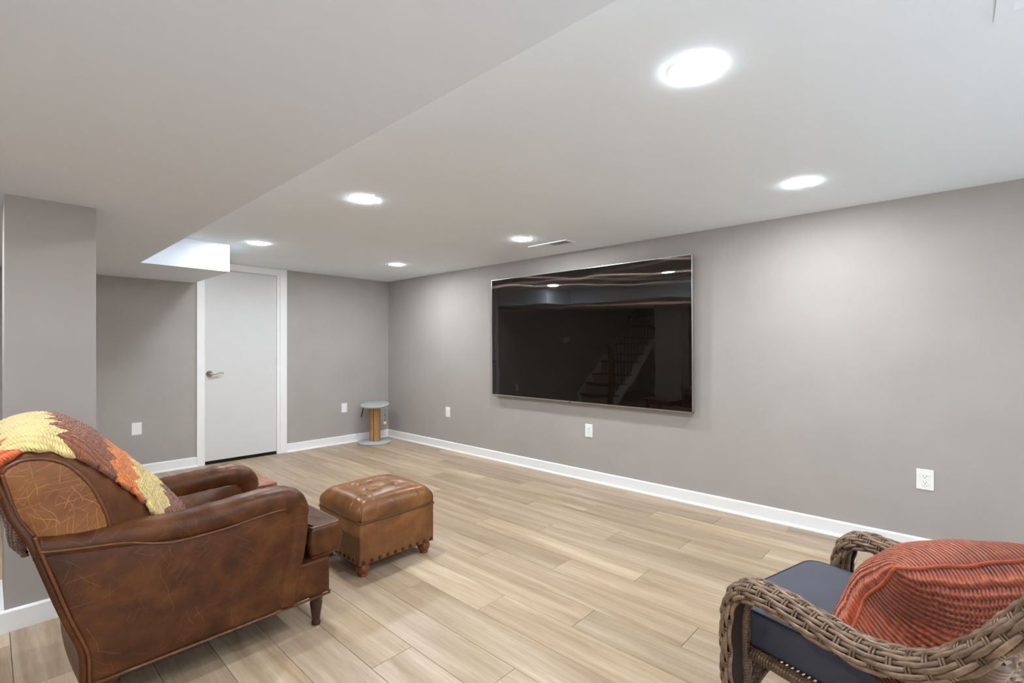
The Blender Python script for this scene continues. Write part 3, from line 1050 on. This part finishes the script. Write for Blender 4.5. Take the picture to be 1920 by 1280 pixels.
for j in range(NV + 1):
    v = j / NV
    y = BYA + (BYB - BYA) * v
    P = blanket_path(y)
    # the near edge creeps inward as the blanket comes down the front
    for k_, p_ in enumerate(P):
        f_ = max(0.0, min(1.0, (0.86 - p_.z) / 0.22)) if p_.x > 0.17 else 0.0
        if f_:
            y2 = y + 0.055 * f_ * (1 - v)
            s2 = (S0 + (S1 - S0) * (k_ - 10) / 59) if k_ >= 10 else 0
            q_ = back_pt(s2, y2)
            P[k_] = Vector((q_.x + 0.016, y2, q_.z + 0.012))
    L = arclen(P)
    zend = 0.598 - 0.085 * min(1, v * 1.6) + 0.010 * math.sin(v * 40)
    tot = L[-1]
    for k_, p_ in enumerate(P):
        if p_.x > 0.25 and p_.z < zend:
            tot = L[k_]
            break
    col_ = []
    for i in range(NU + 1):
        d = tot * i / NU
        k = 0
        while k < len(L) - 2 and L[k + 1] < d:
            k += 1
        t = (d - L[k]) / max(1e-6, L[k + 1] - L[k])
        p = P[k].lerp(P[k + 1], min(1, t))
        lump = 0.006 * noise.noise(Vector((d * 14, y * 18, 3.0))) + 0.0022 * math.sin((y + 0.25 * d) * 2 * math.pi / 0.017)
        edge = min(i, NU - i, 0.6 * j + 0.0, NV - j) / 5
        lump -= 0.012 * max(0, 1 - edge)
        tn = (P[min(k + 1, len(P) - 1)] - P[max(k - 1, 0)]).normalized()
        n = Vector((-tn.z, 0, tn.x))
        if n.dot(Vector((p.x - 0.16, 0, p.z - 0.6))) < 0:
            n = -n
        q = p + n * lump
        q.y += 0.006 * math.sin(d * 90) * max(0, 1 - j / 6)
        col_.append((q, d))
    cols.append(col_)
uvl = blm.loops.layers.uv.verify()
bv = [[blm.verts.new(c[0]) for c in col_] for col_ in cols]
for j in range(NV):
    for i in range(NU):
        f = blm.faces.new((bv[j][i], bv[j][i + 1], bv[j + 1][i + 1], bv[j + 1][i]))
        for lp, (jj, ii) in zip(f.loops, ((j, i), (j, i + 1), (j + 1, i + 1), (j + 1, i))):
            lp[uvl].uv = (cols[jj][ii][1], (BYB - BYA) * jj / NV)
blo = obj('crochet_blanket', blm, mat_blanket(), None, True)
sd = blo.modifiers.new('thickness', 'SOLIDIFY')
sd.thickness = 0.016
sd.offset = 0
tag(blo, 'chunky crocheted blanket in zigzag yellow, brown and orange draped over the armchair back', 'blanket')

# ------------------------------------------------------------------ ottoman
OX0, OX1, OY0, OY1 = 1.296, 1.785, 2.255, 2.712
OXM, OYM = (OX0 + OX1) / 2, (OY0 + OY1) / 2
ot = thing('leather_ottoman', 'square tufted tan leather ottoman with nailhead trim and bun feet', 'ottoman')
obj('box', puff(bmesh.new(), round_poly([(OX0 + 0.004, OY0 + 0.004), (OX1 - 0.004, OY0 + 0.004), (OX1 - 0.004, OY1 - 0.004), (OX0 + 0.004, OY1 - 0.004)], 0.012, 4), 0.066, 0.288, 0.006), M_LEATHER_OTT, ot, True)
tufts = [(-0.33, -0.33), (0.33, -0.33), (-0.33, 0.33), (0.33, 0.33)]
def ott_pt(p, q):
    def g(t):
        return max(0.0, 1 - abs(t) ** 11.0) ** 0.46
    z = 0.290 + 0.106 * g(p) * g(q) + 0.020 * (1 - p * p) * (1 - q * q)
    for tx, ty in tufts:
        d2 = (p - tx) ** 2 + (q - ty) ** 2
        z -= 0.020 * math.exp(-d2 / 0.010) + 0.008 * math.exp(-d2 / 0.06)
    for a, b in ((tufts[0], tufts[1]), (tufts[0], tufts[2]), (tufts[1], tufts[3]), (tufts[2], tufts[3])):
        t = max(0, min(1, ((p - a[0]) * (b[0] - a[0]) + (q - a[1]) * (b[1] - a[1])) / ((b[0] - a[0]) ** 2 + (b[1] - a[1]) ** 2)))
        d = math.hypot(p - a[0] - t * (b[0] - a[0]), q - a[1] - t * (b[1] - a[1]))
        z -= 0.005 * math.exp(-(d / 0.035) ** 2)
    gr = 0.0
    for s_ in (-0.56, 0.56):
        for c, o_ in ((p, q), (q, p)):
            if abs(o_) > 0.45:
                gr += 0.0035 * math.exp(-((c - s_) / 0.012) ** 2)
    # sides bulge over the box, corners rounded
    hgt = max(0, min(1, (z - 0.290) / 0.1))
    sw_ = 1 + 0.030 * math.sin(math.pi * min(1, hgt * 1.15) ** 0.9)
    corner = 1 - 0.05 * (abs(p) ** 7) * (abs(q) ** 7)
    k = corner * sw_ - gr / 0.24
    n_ = 0.006 * noise.noise(Vector((p * 3, q * 3, z * 14)))
    return Vector((OXM + 0.244 * p * (k + n_), OYM + 0.228 * q * (k + n_), z - gr))
oc = bmesh.new()
grid(oc, lambda u, v: ott_pt(math.sin(math.pi / 2 * (2 * u - 1)), math.sin(math.pi / 2 * (2 * v - 1))), 120, 120)
lid = obj('cushion', oc, M_LEATHER_OTT, ot, True)
for sx, sy in ((-1, -1), (1, -1), (-1, 1), (1, 1)):
    for a, b in ((1.0, 0.86), (0.86, 1.0)):
        P = []
        for k in range(9):
            t = k / 8
            e = 0.93 + 0.07 * t ** 0.5
            pa, pb = (sx * min(1, a * e if a == 1.0 else (0.90 + 0.09 * t)), sy * min(1, b * e if b == 1.0 else (0.90 + 0.09 * t)))
            P.append(ott_pt(pa, pb) + Vector((sx * 0.0005, sy * 0.0005, 0)))
        obj('corner_pleat', mktube(P, 0.0022, 6), M_PIPING, lid, True)
obj('piping', mktube([(p.x, p.y, 0.288) for p in round_poly([(OX0, OY0), (OX1, OY0), (OX1, OY1), (OX0, OY1)], 0.02, 4)], 0.005, 8, closed=True), M_PIPING, ot, True)
for tx, ty in tufts:
    b = bmesh.new()
    bmesh.ops.create_uvsphere(b, u_segments=14, v_segments=8, radius=0.012)
    for v in b.verts:
        v.co.z *= 0.45
    bmesh.ops.translate(b, verts=b.verts, vec=(OXM + tx * 0.244, OYM + ty * 0.228, ott_pt(tx, ty).z + 0.001))
    obj('tuft_button', b, M_LEATHER_OTT, ot, True)
bun = [(0.0001, 0.0), (0.024, 0.0), (0.026, 0.006), (0.024, 0.010), (0.022, 0.013), (0.031, 0.020), (0.0365, 0.034), (0.036, 0.046), (0.030, 0.060), (0.026, 0.070), (0.0001, 0.070)]
for x, y in ((OX0 + 0.044, OY0 + 0.044), (OX1 - 0.048, OY0 + 0.044), (OX0 + 0.044, OY1 - 0.044), (OX1 - 0.044, OY1 - 0.044)):
    obj('bun_foot', lathe(bmesh.new(), bun, 24, (x, y, 0)), M_BUN, ot, True)
nm = None
def nail(loc, rz):
    global nm
    if nm is None:
        b = bmesh.new()
        bmesh.ops.create_uvsphere(b, u_segments=10, v_segments=6, radius=0.0108)
        for v in b.verts:
            v.co.y *= 0.45
        o = obj('nail', b, M_NAIL, ot, True)
        nm = o.data
    else:
        o = obj('nail', nm, None, ot)
    o.location = loc
    o.rotation_euler = (0, 0, rz)
for i in range(10):
    f = (i + 0.35) / 9.7
    nail((OX0 + 0.008 + (OX1 - OX0 - 0.016) * f, OY0 + 0.003, 0.082), 0)
    nail((OX0 + 0.003, OY0 + 0.012 + (OY1 - OY0 - 0.02) * f, 0.082), math.pi / 2)

# ------------------------------------------------------------------ small wooden side table behind the chair
tb = thing('side_table', 'small reddish-brown wooden side table tucked beside the armchair', 'side table')
TX0, TX1, TYA, TYB, TZ = 0.66, 1.095, 2.775, 3.16, 0.452
obj('table_top', puff(bmesh.new(), round_poly([(TX0, TYA), (TX1, TYA), (TX1, TYB), (TX0, TYB)], 0.01, 4), TZ - 0.022, TZ, 0.006), M_TABLE, tb, True)
obj('apron', mkbox(TX0 + 0.02, TX1 - 0.02, TYA + 0.02, TYB - 0.02, TZ - 0.10, TZ - 0.018, bev=0.003), M_TABLE, tb)
for x in (TX0 + 0.04, TX1 - 0.04):
    for y in (TYA + 0.04, TYB - 0.04):
        obj('leg', lathe(bmesh.new(), [(0.0001, 0), (0.012, 0), (0.02, 0.3), (0.022, TZ - 0.03), (0.0001, TZ - 0.03)], 14, (x, y, 0)), M_TABLE, tb, True)

# ------------------------------------------------------------------ wicker chair (own frame: x right, y forward, z up)
def mat_wicker(name, c1, c2, c3):
    m = NT(name)
    v = m.coord()
    oi = m.n('ShaderNodeObjectInfo')
    f = m.noise(v, 26, 3, 0.6)
    fine = m.noise(v, 300, 2, 0.6)
    c = m.ramp(f, [(0.3, c1), (0.5, c2), (0.72, c3)])
    c = m.mix(0.25, c, m.ramp(fine, [(0.3, c1), (0.7, c3)]))
    t = m.ramp(oi.outputs['Random'], [(0.0, 0.8), (1.0, 1.12)])
    c = m.mix(1.0, c, t, 'MULTIPLY')
    m.l(c, m.b.inputs['Base Color'])
    m.set(Roughness=0.36)
    m.bump(fine, 0.2, 0.001)
    return m.m
M_WICK = mat_wicker('resin_wicker', lin(82, 60, 44), lin(118, 93, 73), lin(152, 128, 106))
M_WICKD = mat_wicker('resin_wicker_dark', lin(60, 42, 28), lin(98, 74, 52), lin(128, 102, 76))
M_CORE = plain('wicker_core', lin(40, 29, 22), 0.8)

CTH = math.radians(-15.3)
wc = thing('wicker_armchair', 'brown woven resin wicker armchair with curved rolled arms', 'armchair', (1.69, 0.334, 0), CTH)
HA = 0.31
arm_prof = [(0.030, 0.0), (0.045, 0.12), (0.056, 0.26), (0.061, 0.40), (0.058, 0.475), (0.040, 0.535), (0.002, 0.570), (-0.05, 0.580), (-0.12, 0.575), (-0.20, 0.562), (-0.26, 0.553), (-0.31, 0.556), (-0.36, 0.570), (-0.405, 0.596), (-0.445, 0.636), (-0.48, 0.682), (-0.515, 0.735), (-0.545, 0.79), (-0.57, 0.85), (-0.585, 0.91)]
AP = catmull([(0, b, z) for b, z in arm_prof], 10)
AL = arclen(AP)
ALEN = AL[-1]
def arm_frame(d):
    k = 0
    lo, hi = 0, len(AL) - 2
    while lo < hi:
        mid = (lo + hi + 1) // 2
        if AL[mid] <= d:
            lo = mid
        else:
            hi = mid - 1
    k = lo
    t = (d - AL[k]) / max(1e-6, AL[k + 1] - AL[k])
    p = AP[k].lerp(AP[k + 1], min(1, max(0, t)))
    k1, k2 = max(0, k - 2), min(len(AP) - 1, k + 3)
    tn = (AP[k2] - AP[k1]).normalized()
    n = Vector((0, tn.z, -tn.y))      # outward: forward on the post, up on the arm
    return p, tn, n
SPC = 0.031
NST = int(ALEN / SPC)
HW_, DP_ = 0.046, 0.030
def sect(phi, rad=0.0):
    return (HW_ + rad) * math.sin(phi), (DP_ + rad) * math.cos(phi) - DP_
for side in (-1, 1):
    X = side * HA
    core = bmesh.new()
    rings = []
    for i in range(100):
        p, tn, n = arm_frame(ALEN * i / 99)
        ring = []
        for k in range(16):
            a = 2 * math.pi * k / 16
            x, h = (HW_ - 0.006) * math.sin(a), (DP_ - 0.005) * math.cos(a) - DP_
            if math.cos(a) < 0:
                h = -DP_ + 0.55 * (h + DP_)
            ring.append(core.verts.new(Vector((X + x, p.y, p.z)) + n * h))
        rings.append(ring)
    for a, b in zip(rings, rings[1:]):
        for k in range(16):
            core.faces.new((a[k], a[(k + 1) % 16], b[(k + 1) % 16], b[k]))
    core.faces.new(rings[0])
    core.faces.new(rings[-1])
    arm = obj('armrest', core, M_CORE, wc, True)
    ROWS = 13
    for rI in range(ROWS):
        phi = math.radians(-112 + 224 * rI / (ROWS - 1))
        pts = []
        nseg = NST * 6
        for i in range(nseg + 1):
            d = ALEN * i / nseg
            p, tn, n = arm_frame(d)
            th_ = 2 * math.pi * d / (3 * SPC) + rI * 2 * math.pi / 3
            wv_ = 0.35 - 1.35 * max(0.0, math.cos(th_)) ** 2.2 + 0.35 * math.cos(2 * th_ + 1)
            x, h = sect(phi, 0.0042 * wv_)
            if abs(phi) > math.pi / 2:
                x *= 1.0
            drift = 0.010 * math.sin(2 * math.pi * d / (3 * SPC) + rI * 2 * math.pi / 3 + 0.8)
            pts.append(Vector((X + x + drift * 0.3, p.y, p.z)) + n * h)
        b = bmesh.new()
        n0 = arm_frame(0)[2]
        tube(b, pts, lambda t: 0.0056, 6, up=n0 * math.cos(phi) + Vector((math.sin(phi), 0, 0)), flat=0.72)
        obj('strand', b, M_WICK, arm, True)
    for kk in range(NST):
        d = (kk + 0.0) * SPC + SPC * 0.5
        p, tn, n = arm_frame(min(d - SPC * 0.5 + 0.001, ALEN))
        b = bmesh.new()
        for off in (-0.0034, 0.0034):
            pts = []
            for j in range(15):
                phi = math.radians(-115 + 230 * j / 14)
                x, h = sect(phi, 0.0005)
                pts.append(Vector((X + x, p.y, p.z)) + n * h + tn * off)
            tube(b, pts, 0.0032, 5, up=tn)
        obj('stake', b, M_WICKD, arm, True)

def wrapped(bm, pts, r, pitch=0.0075, n=12):
    P = catmull(pts, 14)
    L = arclen(P)
    tot = L[-1]
    m = int(tot / pitch * 4)
    Q = []
    for i in range(m + 1):
        d = tot * i / m
        k = 0
        while k < len(L) - 2 and L[k + 1] < d:
            k += 1
        Q.append(P[k].lerp(P[k + 1], (d - L[k]) / max(1e-6, L[k + 1] - L[k])))
    pat = (0.0, 0.8, 1.0, 0.8)
    tube(bm, Q, lambda t: r + 0.0016 * pat[int(round(t * m)) % 4], n)
    return bm
for s in (-1, 1):
    obj('front_pole', wrapped(bmesh.new(), [(s * 0.285, 0.000, 0.0), (s * 0.288, 0.015, 0.2), (s * 0.288, 0.020, 0.40), (s * 0.29, 0.012, 0.52)], 0.0125), M_WICKD, wc, True)
    obj('rear_post', wrapped(bmesh.new(), [(s * 0.250, -0.50, 0.0), (s * 0.250, -0.455, 0.20), (s * 0.255, -0.430, 0.42), (s * 0.262, -0.445, 0.53), (s * 0.275, -0.475, 0.615)], 0.034, 0.009, 16), M_WICK, wc, True)
    obj('seat_rail', wrapped(bmesh.new(), [(s * 0.265, 0.02, 0.352), (s * 0.262, -0.2, 0.345), (s * 0.255, -0.44, 0.34)], 0.014), M_WICKD, wc, True)
obj('seat_rail', wrapped(bmesh.new(), [(-0.27, 0.045, 0.352), (0, 0.060, 0.352), (0.27, 0.045, 0.352)], 0.014), M_WICKD, wc, True)
obj('seat_rail', wrapped(bmesh.new(), [(-0.26, -0.44, 0.34), (0.26, -0.44, 0.34)], 0.014), M_WICKD, wc, True)
# open-weave seat deck and front apron
dk = bmesh.new()
for i in range(34):
    y = 0.04 - 0.47 * i / 33
    tube(dk, [(-0.262, y, 0.350), (0, y, 0.346), (0.262, y, 0.350)], 0.0045, 5, flat=0.6)
for i in range(12):
    x = -0.24 + 0.48 * i / 11
    tube(dk, [(x, 0.045, 0.350), (x, -0.2, 0.345), (x, -0.44, 0.342)], 0.004, 5)
obj('seat_deck', dk, M_WICKD, wc)['kind'] = 'stuff'
def apron_bottom(x):
    return 0.245 - 0.085 * (abs(x) / 0.27) ** 3
ap = bmesh.new()
for i in range(9):
    f = i / 8
    pts = []
    for j in range(61):
        x = -0.272 + 0.544 * j / 60
        z = 0.340 - (0.340 - apron_bottom(x)) * (f * 0.9 + 0.05)
        pts.append((x, 0.040 + 0.015 * (1 - (x / 0.27) ** 2) + 0.003 * (1 if (j // 2 + i) % 2 else -1), z))
    tube(ap, pts, 0.0040, 5, flat=0.8)
for j in range(31):
    x = -0.262 + 0.524 * j / 30
    y = 0.040 + 0.015 * (1 - (x / 0.27) ** 2)
    tube(ap, [(x, y, 0.345), (x, y, apron_bottom(x))], 0.0024, 5)
obj('apron', ap, M_WICKD, wc)['kind'] = 'stuff'
obj('apron_edge', wrapped(bmesh.new(), [(x, 0.042 + 0.015 * (1 - (x / 0.27) ** 2), apron_bottom(x)) for x in (-0.275, -0.2, -0.1, 0.0, 0.1, 0.2, 0.275)], 0.0095), M_WICKD, wc, True)
# woven back between the two arm bands
bkw = bmesh.new()
def back_w(x, f):
    c = 1 - (x / 0.30) ** 2
    z = 0.40 + (0.50 + 0.06 * c) * f
    return Vector((x, -0.425 - 0.17 * f ** 1.2 - 0.055 * c, z))
for i in range(30):
    f = i / 29
    pts = []
    for j in range(49):
        x = -0.285 + 0.57 * j / 48
        p = back_w(x, f)
        p.y += 0.0035 * (1 if (j // 2 + i) % 2 else -1)
        pts.append(p)
    tube(bkw, pts, 0.0062, 5, flat=0.7)
for j in range(17):
    x = -0.28 + 0.56 * j / 16
    tube(bkw, [back_w(x, i / 12) for i in range(13)], 0.0035, 5)
obj('backrest', bkw, M_WICK, wc)['kind'] = 'stuff'
obj('top_rail', wrapped(bmesh.new(), [(-0.31, -0.585, 0.905), (-0.2, -0.63, 0.945), (0, -0.652, 0.965), (0.2, -0.63, 0.945), (0.31, -0.585, 0.905)], 0.028, 0.009, 14), M_WICK, wc, True)

# navy seat cushion
def mat_navy():
    m = NT('navy_canvas')
    v = m.coord()
    f = m.noise(v, 500, 2, 0.6)
    c = m.mix(0.5, m.ramp(m.noise(v, 7, 3), [(0.3, lin(48, 50, 64)), (0.7, lin(60, 62, 77))]), m.ramp(f, [(0.3, lin(44, 46, 58)), (0.7, lin(66, 68, 82))]))
    m.l(c, m.b.inputs['Base Color'])
    m.set(Roughness=0.75)
    m.b.inputs['Sheen Weight'].default_value = 0.15
    m.bump(m.math('ADD', m.math('MULTIPLY', f, 0.4), m.noise(v, 9, 2)), 0.15, 0.004)
    return m.m
M_NAVY = mat_navy()
nc = thing('seat_pad', 'navy blue box seat cushion with piped edges on the wicker chair', 'cushion', (1.69, 0.334, 0), CTH)
no = round_poly([(-0.247, -0.425), (0.247, -0.425), (0.247, 0.108), (-0.247, 0.108)], [0.03, 0.03, 0.06, 0.06], 7)
pad = obj('pad', puff(bmesh.new(), no, 0.362, 0.462, 0.010, 0.006, bulge=0.003), M_NAVY, nc, True)
ni = inset(no, 0.004)
M_NAVYP = plain('navy_piping', lin(30, 32, 44), 0.6)
obj('piping', mktube([(p.x, p.y, 0.459) for p in ni], 0.0042, 8, closed=True), M_NAVYP, nc, True)
obj('piping', mktube([(p.x, p.y, 0.365) for p in ni], 0.0042, 8, closed=True), M_NAVYP, nc, True)

# rust knit pillow
def mat_knit():
    m = NT('rust_knit')
    uv = m.n('ShaderNodeUVMap')
    sep = m.n('ShaderNodeSeparateXYZ')
    m.l(uv.outputs[0], sep.inputs[0])
    n1 = m.n('ShaderNodeTexNoise')
    n1.inputs['Scale'].default_value = 26
    n1.inputs['Detail'].default_value = 2
    m.l(uv.outputs[0], n1.inputs['Vector'])
    U = m.math('ADD', sep.outputs[0], m.math('MULTIPLY', n1.outputs['Fac'], 0.006))
    rib = m.math('SINE', m.math('MULTIPLY', U, 6.2832 / 0.0112))
    st_ = m.math('SINE', m.math('ADD', m.math('MULTIPLY', sep.outputs[1], 6.2832 / 0.011), m.math('MULTIPLY', rib, 1.2)))
    mp = m.n('ShaderNodeMapping')
    mp.inputs['Scale'].default_value = (160, 60, 1)
    m.l(uv.outputs[0], mp.inputs['Vector'])
    fl = m.noise(mp.outputs[0], 1.0, 2, 0.6)
    h = m.math('ADD', rib, m.math('MULTIPLY', st_, 0.35))
    c = m.ramp(m.math('ADD', m.math('MULTIPLY', rib, 0.22), m.math('MULTIPLY', fl, 1.0)), [(0.1, lin(92, 40, 24)), (0.42, lin(156, 66, 40)), (0.62, lin(186, 84, 50)), (0.85, lin(204, 122, 76))])
    m.l(c, m.b.inputs['Base Color'])
    m.set(Roughness=0.95)
    m.b.inputs['Specular IOR Level'].default_value = 0.1
    m.b.inputs['Sheen Weight'].default_value = 0.25
    m.bump(m.math('ADD', h, m.math('MULTIPLY', fl, 0.8)), 0.9, 0.005)
    return m.m
PP = Vector((0.915, -0.40, 0.0)).normalized()
PQ = Vector((-0.25, -0.57, 0.80)).normalized()
PN = PQ.cross(PP).normalized()
if PN.y < 0:
    PN = -PN
PC = Vector((0.025, -0.305, 0.560))
HP, HQ, TH = 0.240, 0.185, 0.115
pw = bmesh.new()
uvl = pw.loops.layers.uv.verify()
NP = 64
def pillow_pt(p, q, s):
    ex = (max(0, 1 - abs(p) ** 2.6) * max(0, 1 - abs(q) ** 2.6)) ** 0.50
    # sides pull in between the corners
    pp = p * (1 - 0.07 * (1 - q * q) * abs(p) ** 3)
    qq = q * (1 - 0.07 * (1 - p * p) * abs(q) ** 3)
    t = TH * ex * (1.0 if s > 0 else 1.15)
    if s > 0:      # soft fold near the upper right
        t -= 0.030 * math.exp(-((q - 0.50 - 0.25 * p) / 0.13) ** 2) * max(0, min(1, (p + 0.35) / 0.5))
    co = PC + PP * (HP * pp) + PQ * (HQ * qq) + PN * (s * t)
    co += PN * 0.008 * noise.noise(Vector((p * 2.2, q * 2.2, 5 + s)))
    zmin = 0.470
    if p < 0.3:     # the filling slumps towards the near side where it meets the seat
        kk_ = max(0.0, min(1.4, (zmin + 0.11 - co.z) / 0.11))
        co.x -= 0.165 * kk_ * min(1, (0.3 - p) / 0.8) * (1 - 0.50 * max(0.0, (-p - 0.5) / 0.5))
        co.y -= 0.05 * kk_ * min(1, (0.3 - p) / 0.9)
    if co.z < zmin + 0.02:
        co.z = zmin + 0.02 * math.exp((co.z - zmin - 0.02) / 0.05) if co.z < zmin + 0.02 else co.z
    return co
sheets = []
for s in (1, -1):
    vs = []
    for i in range(NP + 1):
        row = []
        for j in range(NP + 1):
            p = math.sin(math.pi / 2 * (-1 + 2 * i / NP))
            q = math.sin(math.pi / 2 * (-1 + 2 * j / NP))
            row.append((pw.verts.new(pillow_pt(p, q, s)), p, q))
        vs.append(row)
    for i in range(NP):
        for j in range(NP):
            c4 = (vs[i][j], vs[i + 1][j], vs[i + 1][j + 1], vs[i][j + 1])
            f = pw.faces.new([c[0] for c in c4])
            for lp, c in zip(f.loops, c4):
                lp[uvl].uv = (c[1] * HP, c[2] * HQ) if s > 0 else (c[2] * HQ, c[1] * HP)
bmesh.ops.remove_doubles(pw, verts=pw.verts, dist=2e-4)
pil = thing('knit_pillow', 'rust orange chunky knit throw pillow leaning in the wicker chair', 'pillow', (1.69, 0.334, 0), CTH)
M_KNIT = mat_knit()
obj('cover', pw, M_KNIT, pil, True)
sm_pts = []
for a, b in (((-1, -1), (-1, 1)), ((-1, 1), (1, 1)), ((1, 1), (1, -1)), ((1, -1), (-1, -1))):
    for k in range(24):
        t = k / 24
        sm_pts.append(pillow_pt(a[0] + (b[0] - a[0]) * t, a[1] + (b[1] - a[1]) * t, 1))
obj('seam', mktube(sm_pts, 0.0042, 8, closed=True), plain('rust_seam', lin(176, 88, 56), 0.95, var=0.2, vscale=90), pil, True)

# ------------------------------------------------------------------ stairs seen in the television's reflection
M_TREAD = plain('stair_tread', lin(112, 70, 46), 0.4, var=0.15, vscale=20)
M_RISER = plain('stair_riser', lin(190, 184, 176), 0.6)
M_IRON = plain('black_iron', (0.02, 0.02, 0.02, 1), 0.4)
sta = thing('staircase', 'carpet-grey stairs with wooden treads rising along the back wall', 'stairs', (-0.95, 4.86, 0))
SW = YW - 4.86 - 0.002
RISE, RUN, NS = 0.195, 0.25, 9
for i in range(NS):
    obj('riser', mkbox(-RUN * (i + 1), -RUN * i, 0.04, SW, 0.0 if i == 0 else RISE * (i - 0.2), RISE * (i + 1) - 0.03), M_RISER, sta)
    obj('tread', mkbox(-RUN * (i + 1) - 0.01, -RUN * i + 0.025, 0.0, SW, RISE * (i + 1) - 0.03, RISE * (i + 1), bev=0.008), M_TREAD, sta)
obj('stringer', prism(bmesh.new(), [(0.10, 0.0), (0.10, 0.16), (-RUN * NS, RISE * NS + 0.16), (-RUN * NS, RISE * NS - 0.1), (-0.1, 0.0)], SW - 0.02, SW, 'y'), M_TRIM, sta)
obj('stringer', prism(bmesh.new(), [(0.0, 0.0), (0.0, 0.10), (-RUN * NS, RISE * NS - 0.08), (-RUN * NS, RISE * NS - 0.32), (-0.22, 0.0)], 0.012, 0.04, 'y'), M_TRIM, sta)
nb_ = mkbox(-0.04, 0.05, -0.01, 0.08, 0.0, 1.12, bev=0.006)
box(nb_, -0.055, 0.065, -0.025, 0.095, 1.12, 1.15, bev=0.005)
obj('newel_post', nb_, M_TREAD, sta)
sl = RISE / RUN
obj('handrail', mktube([(0.0, 0.035, 1.06), (-1.65, 0.035, 1.06 + 1.65 * sl)], 0.032, 10), M_TREAD, sta, True)
for i in range(12):
    x = -0.12 - 0.125 * i
    zt = RISE * (int(-x / RUN) + 1)
    obj('baluster', mktube([(x, 0.035, zt), (x, 0.035, 1.05 - x * sl)], 0.0085, 6), M_IRON, sta)
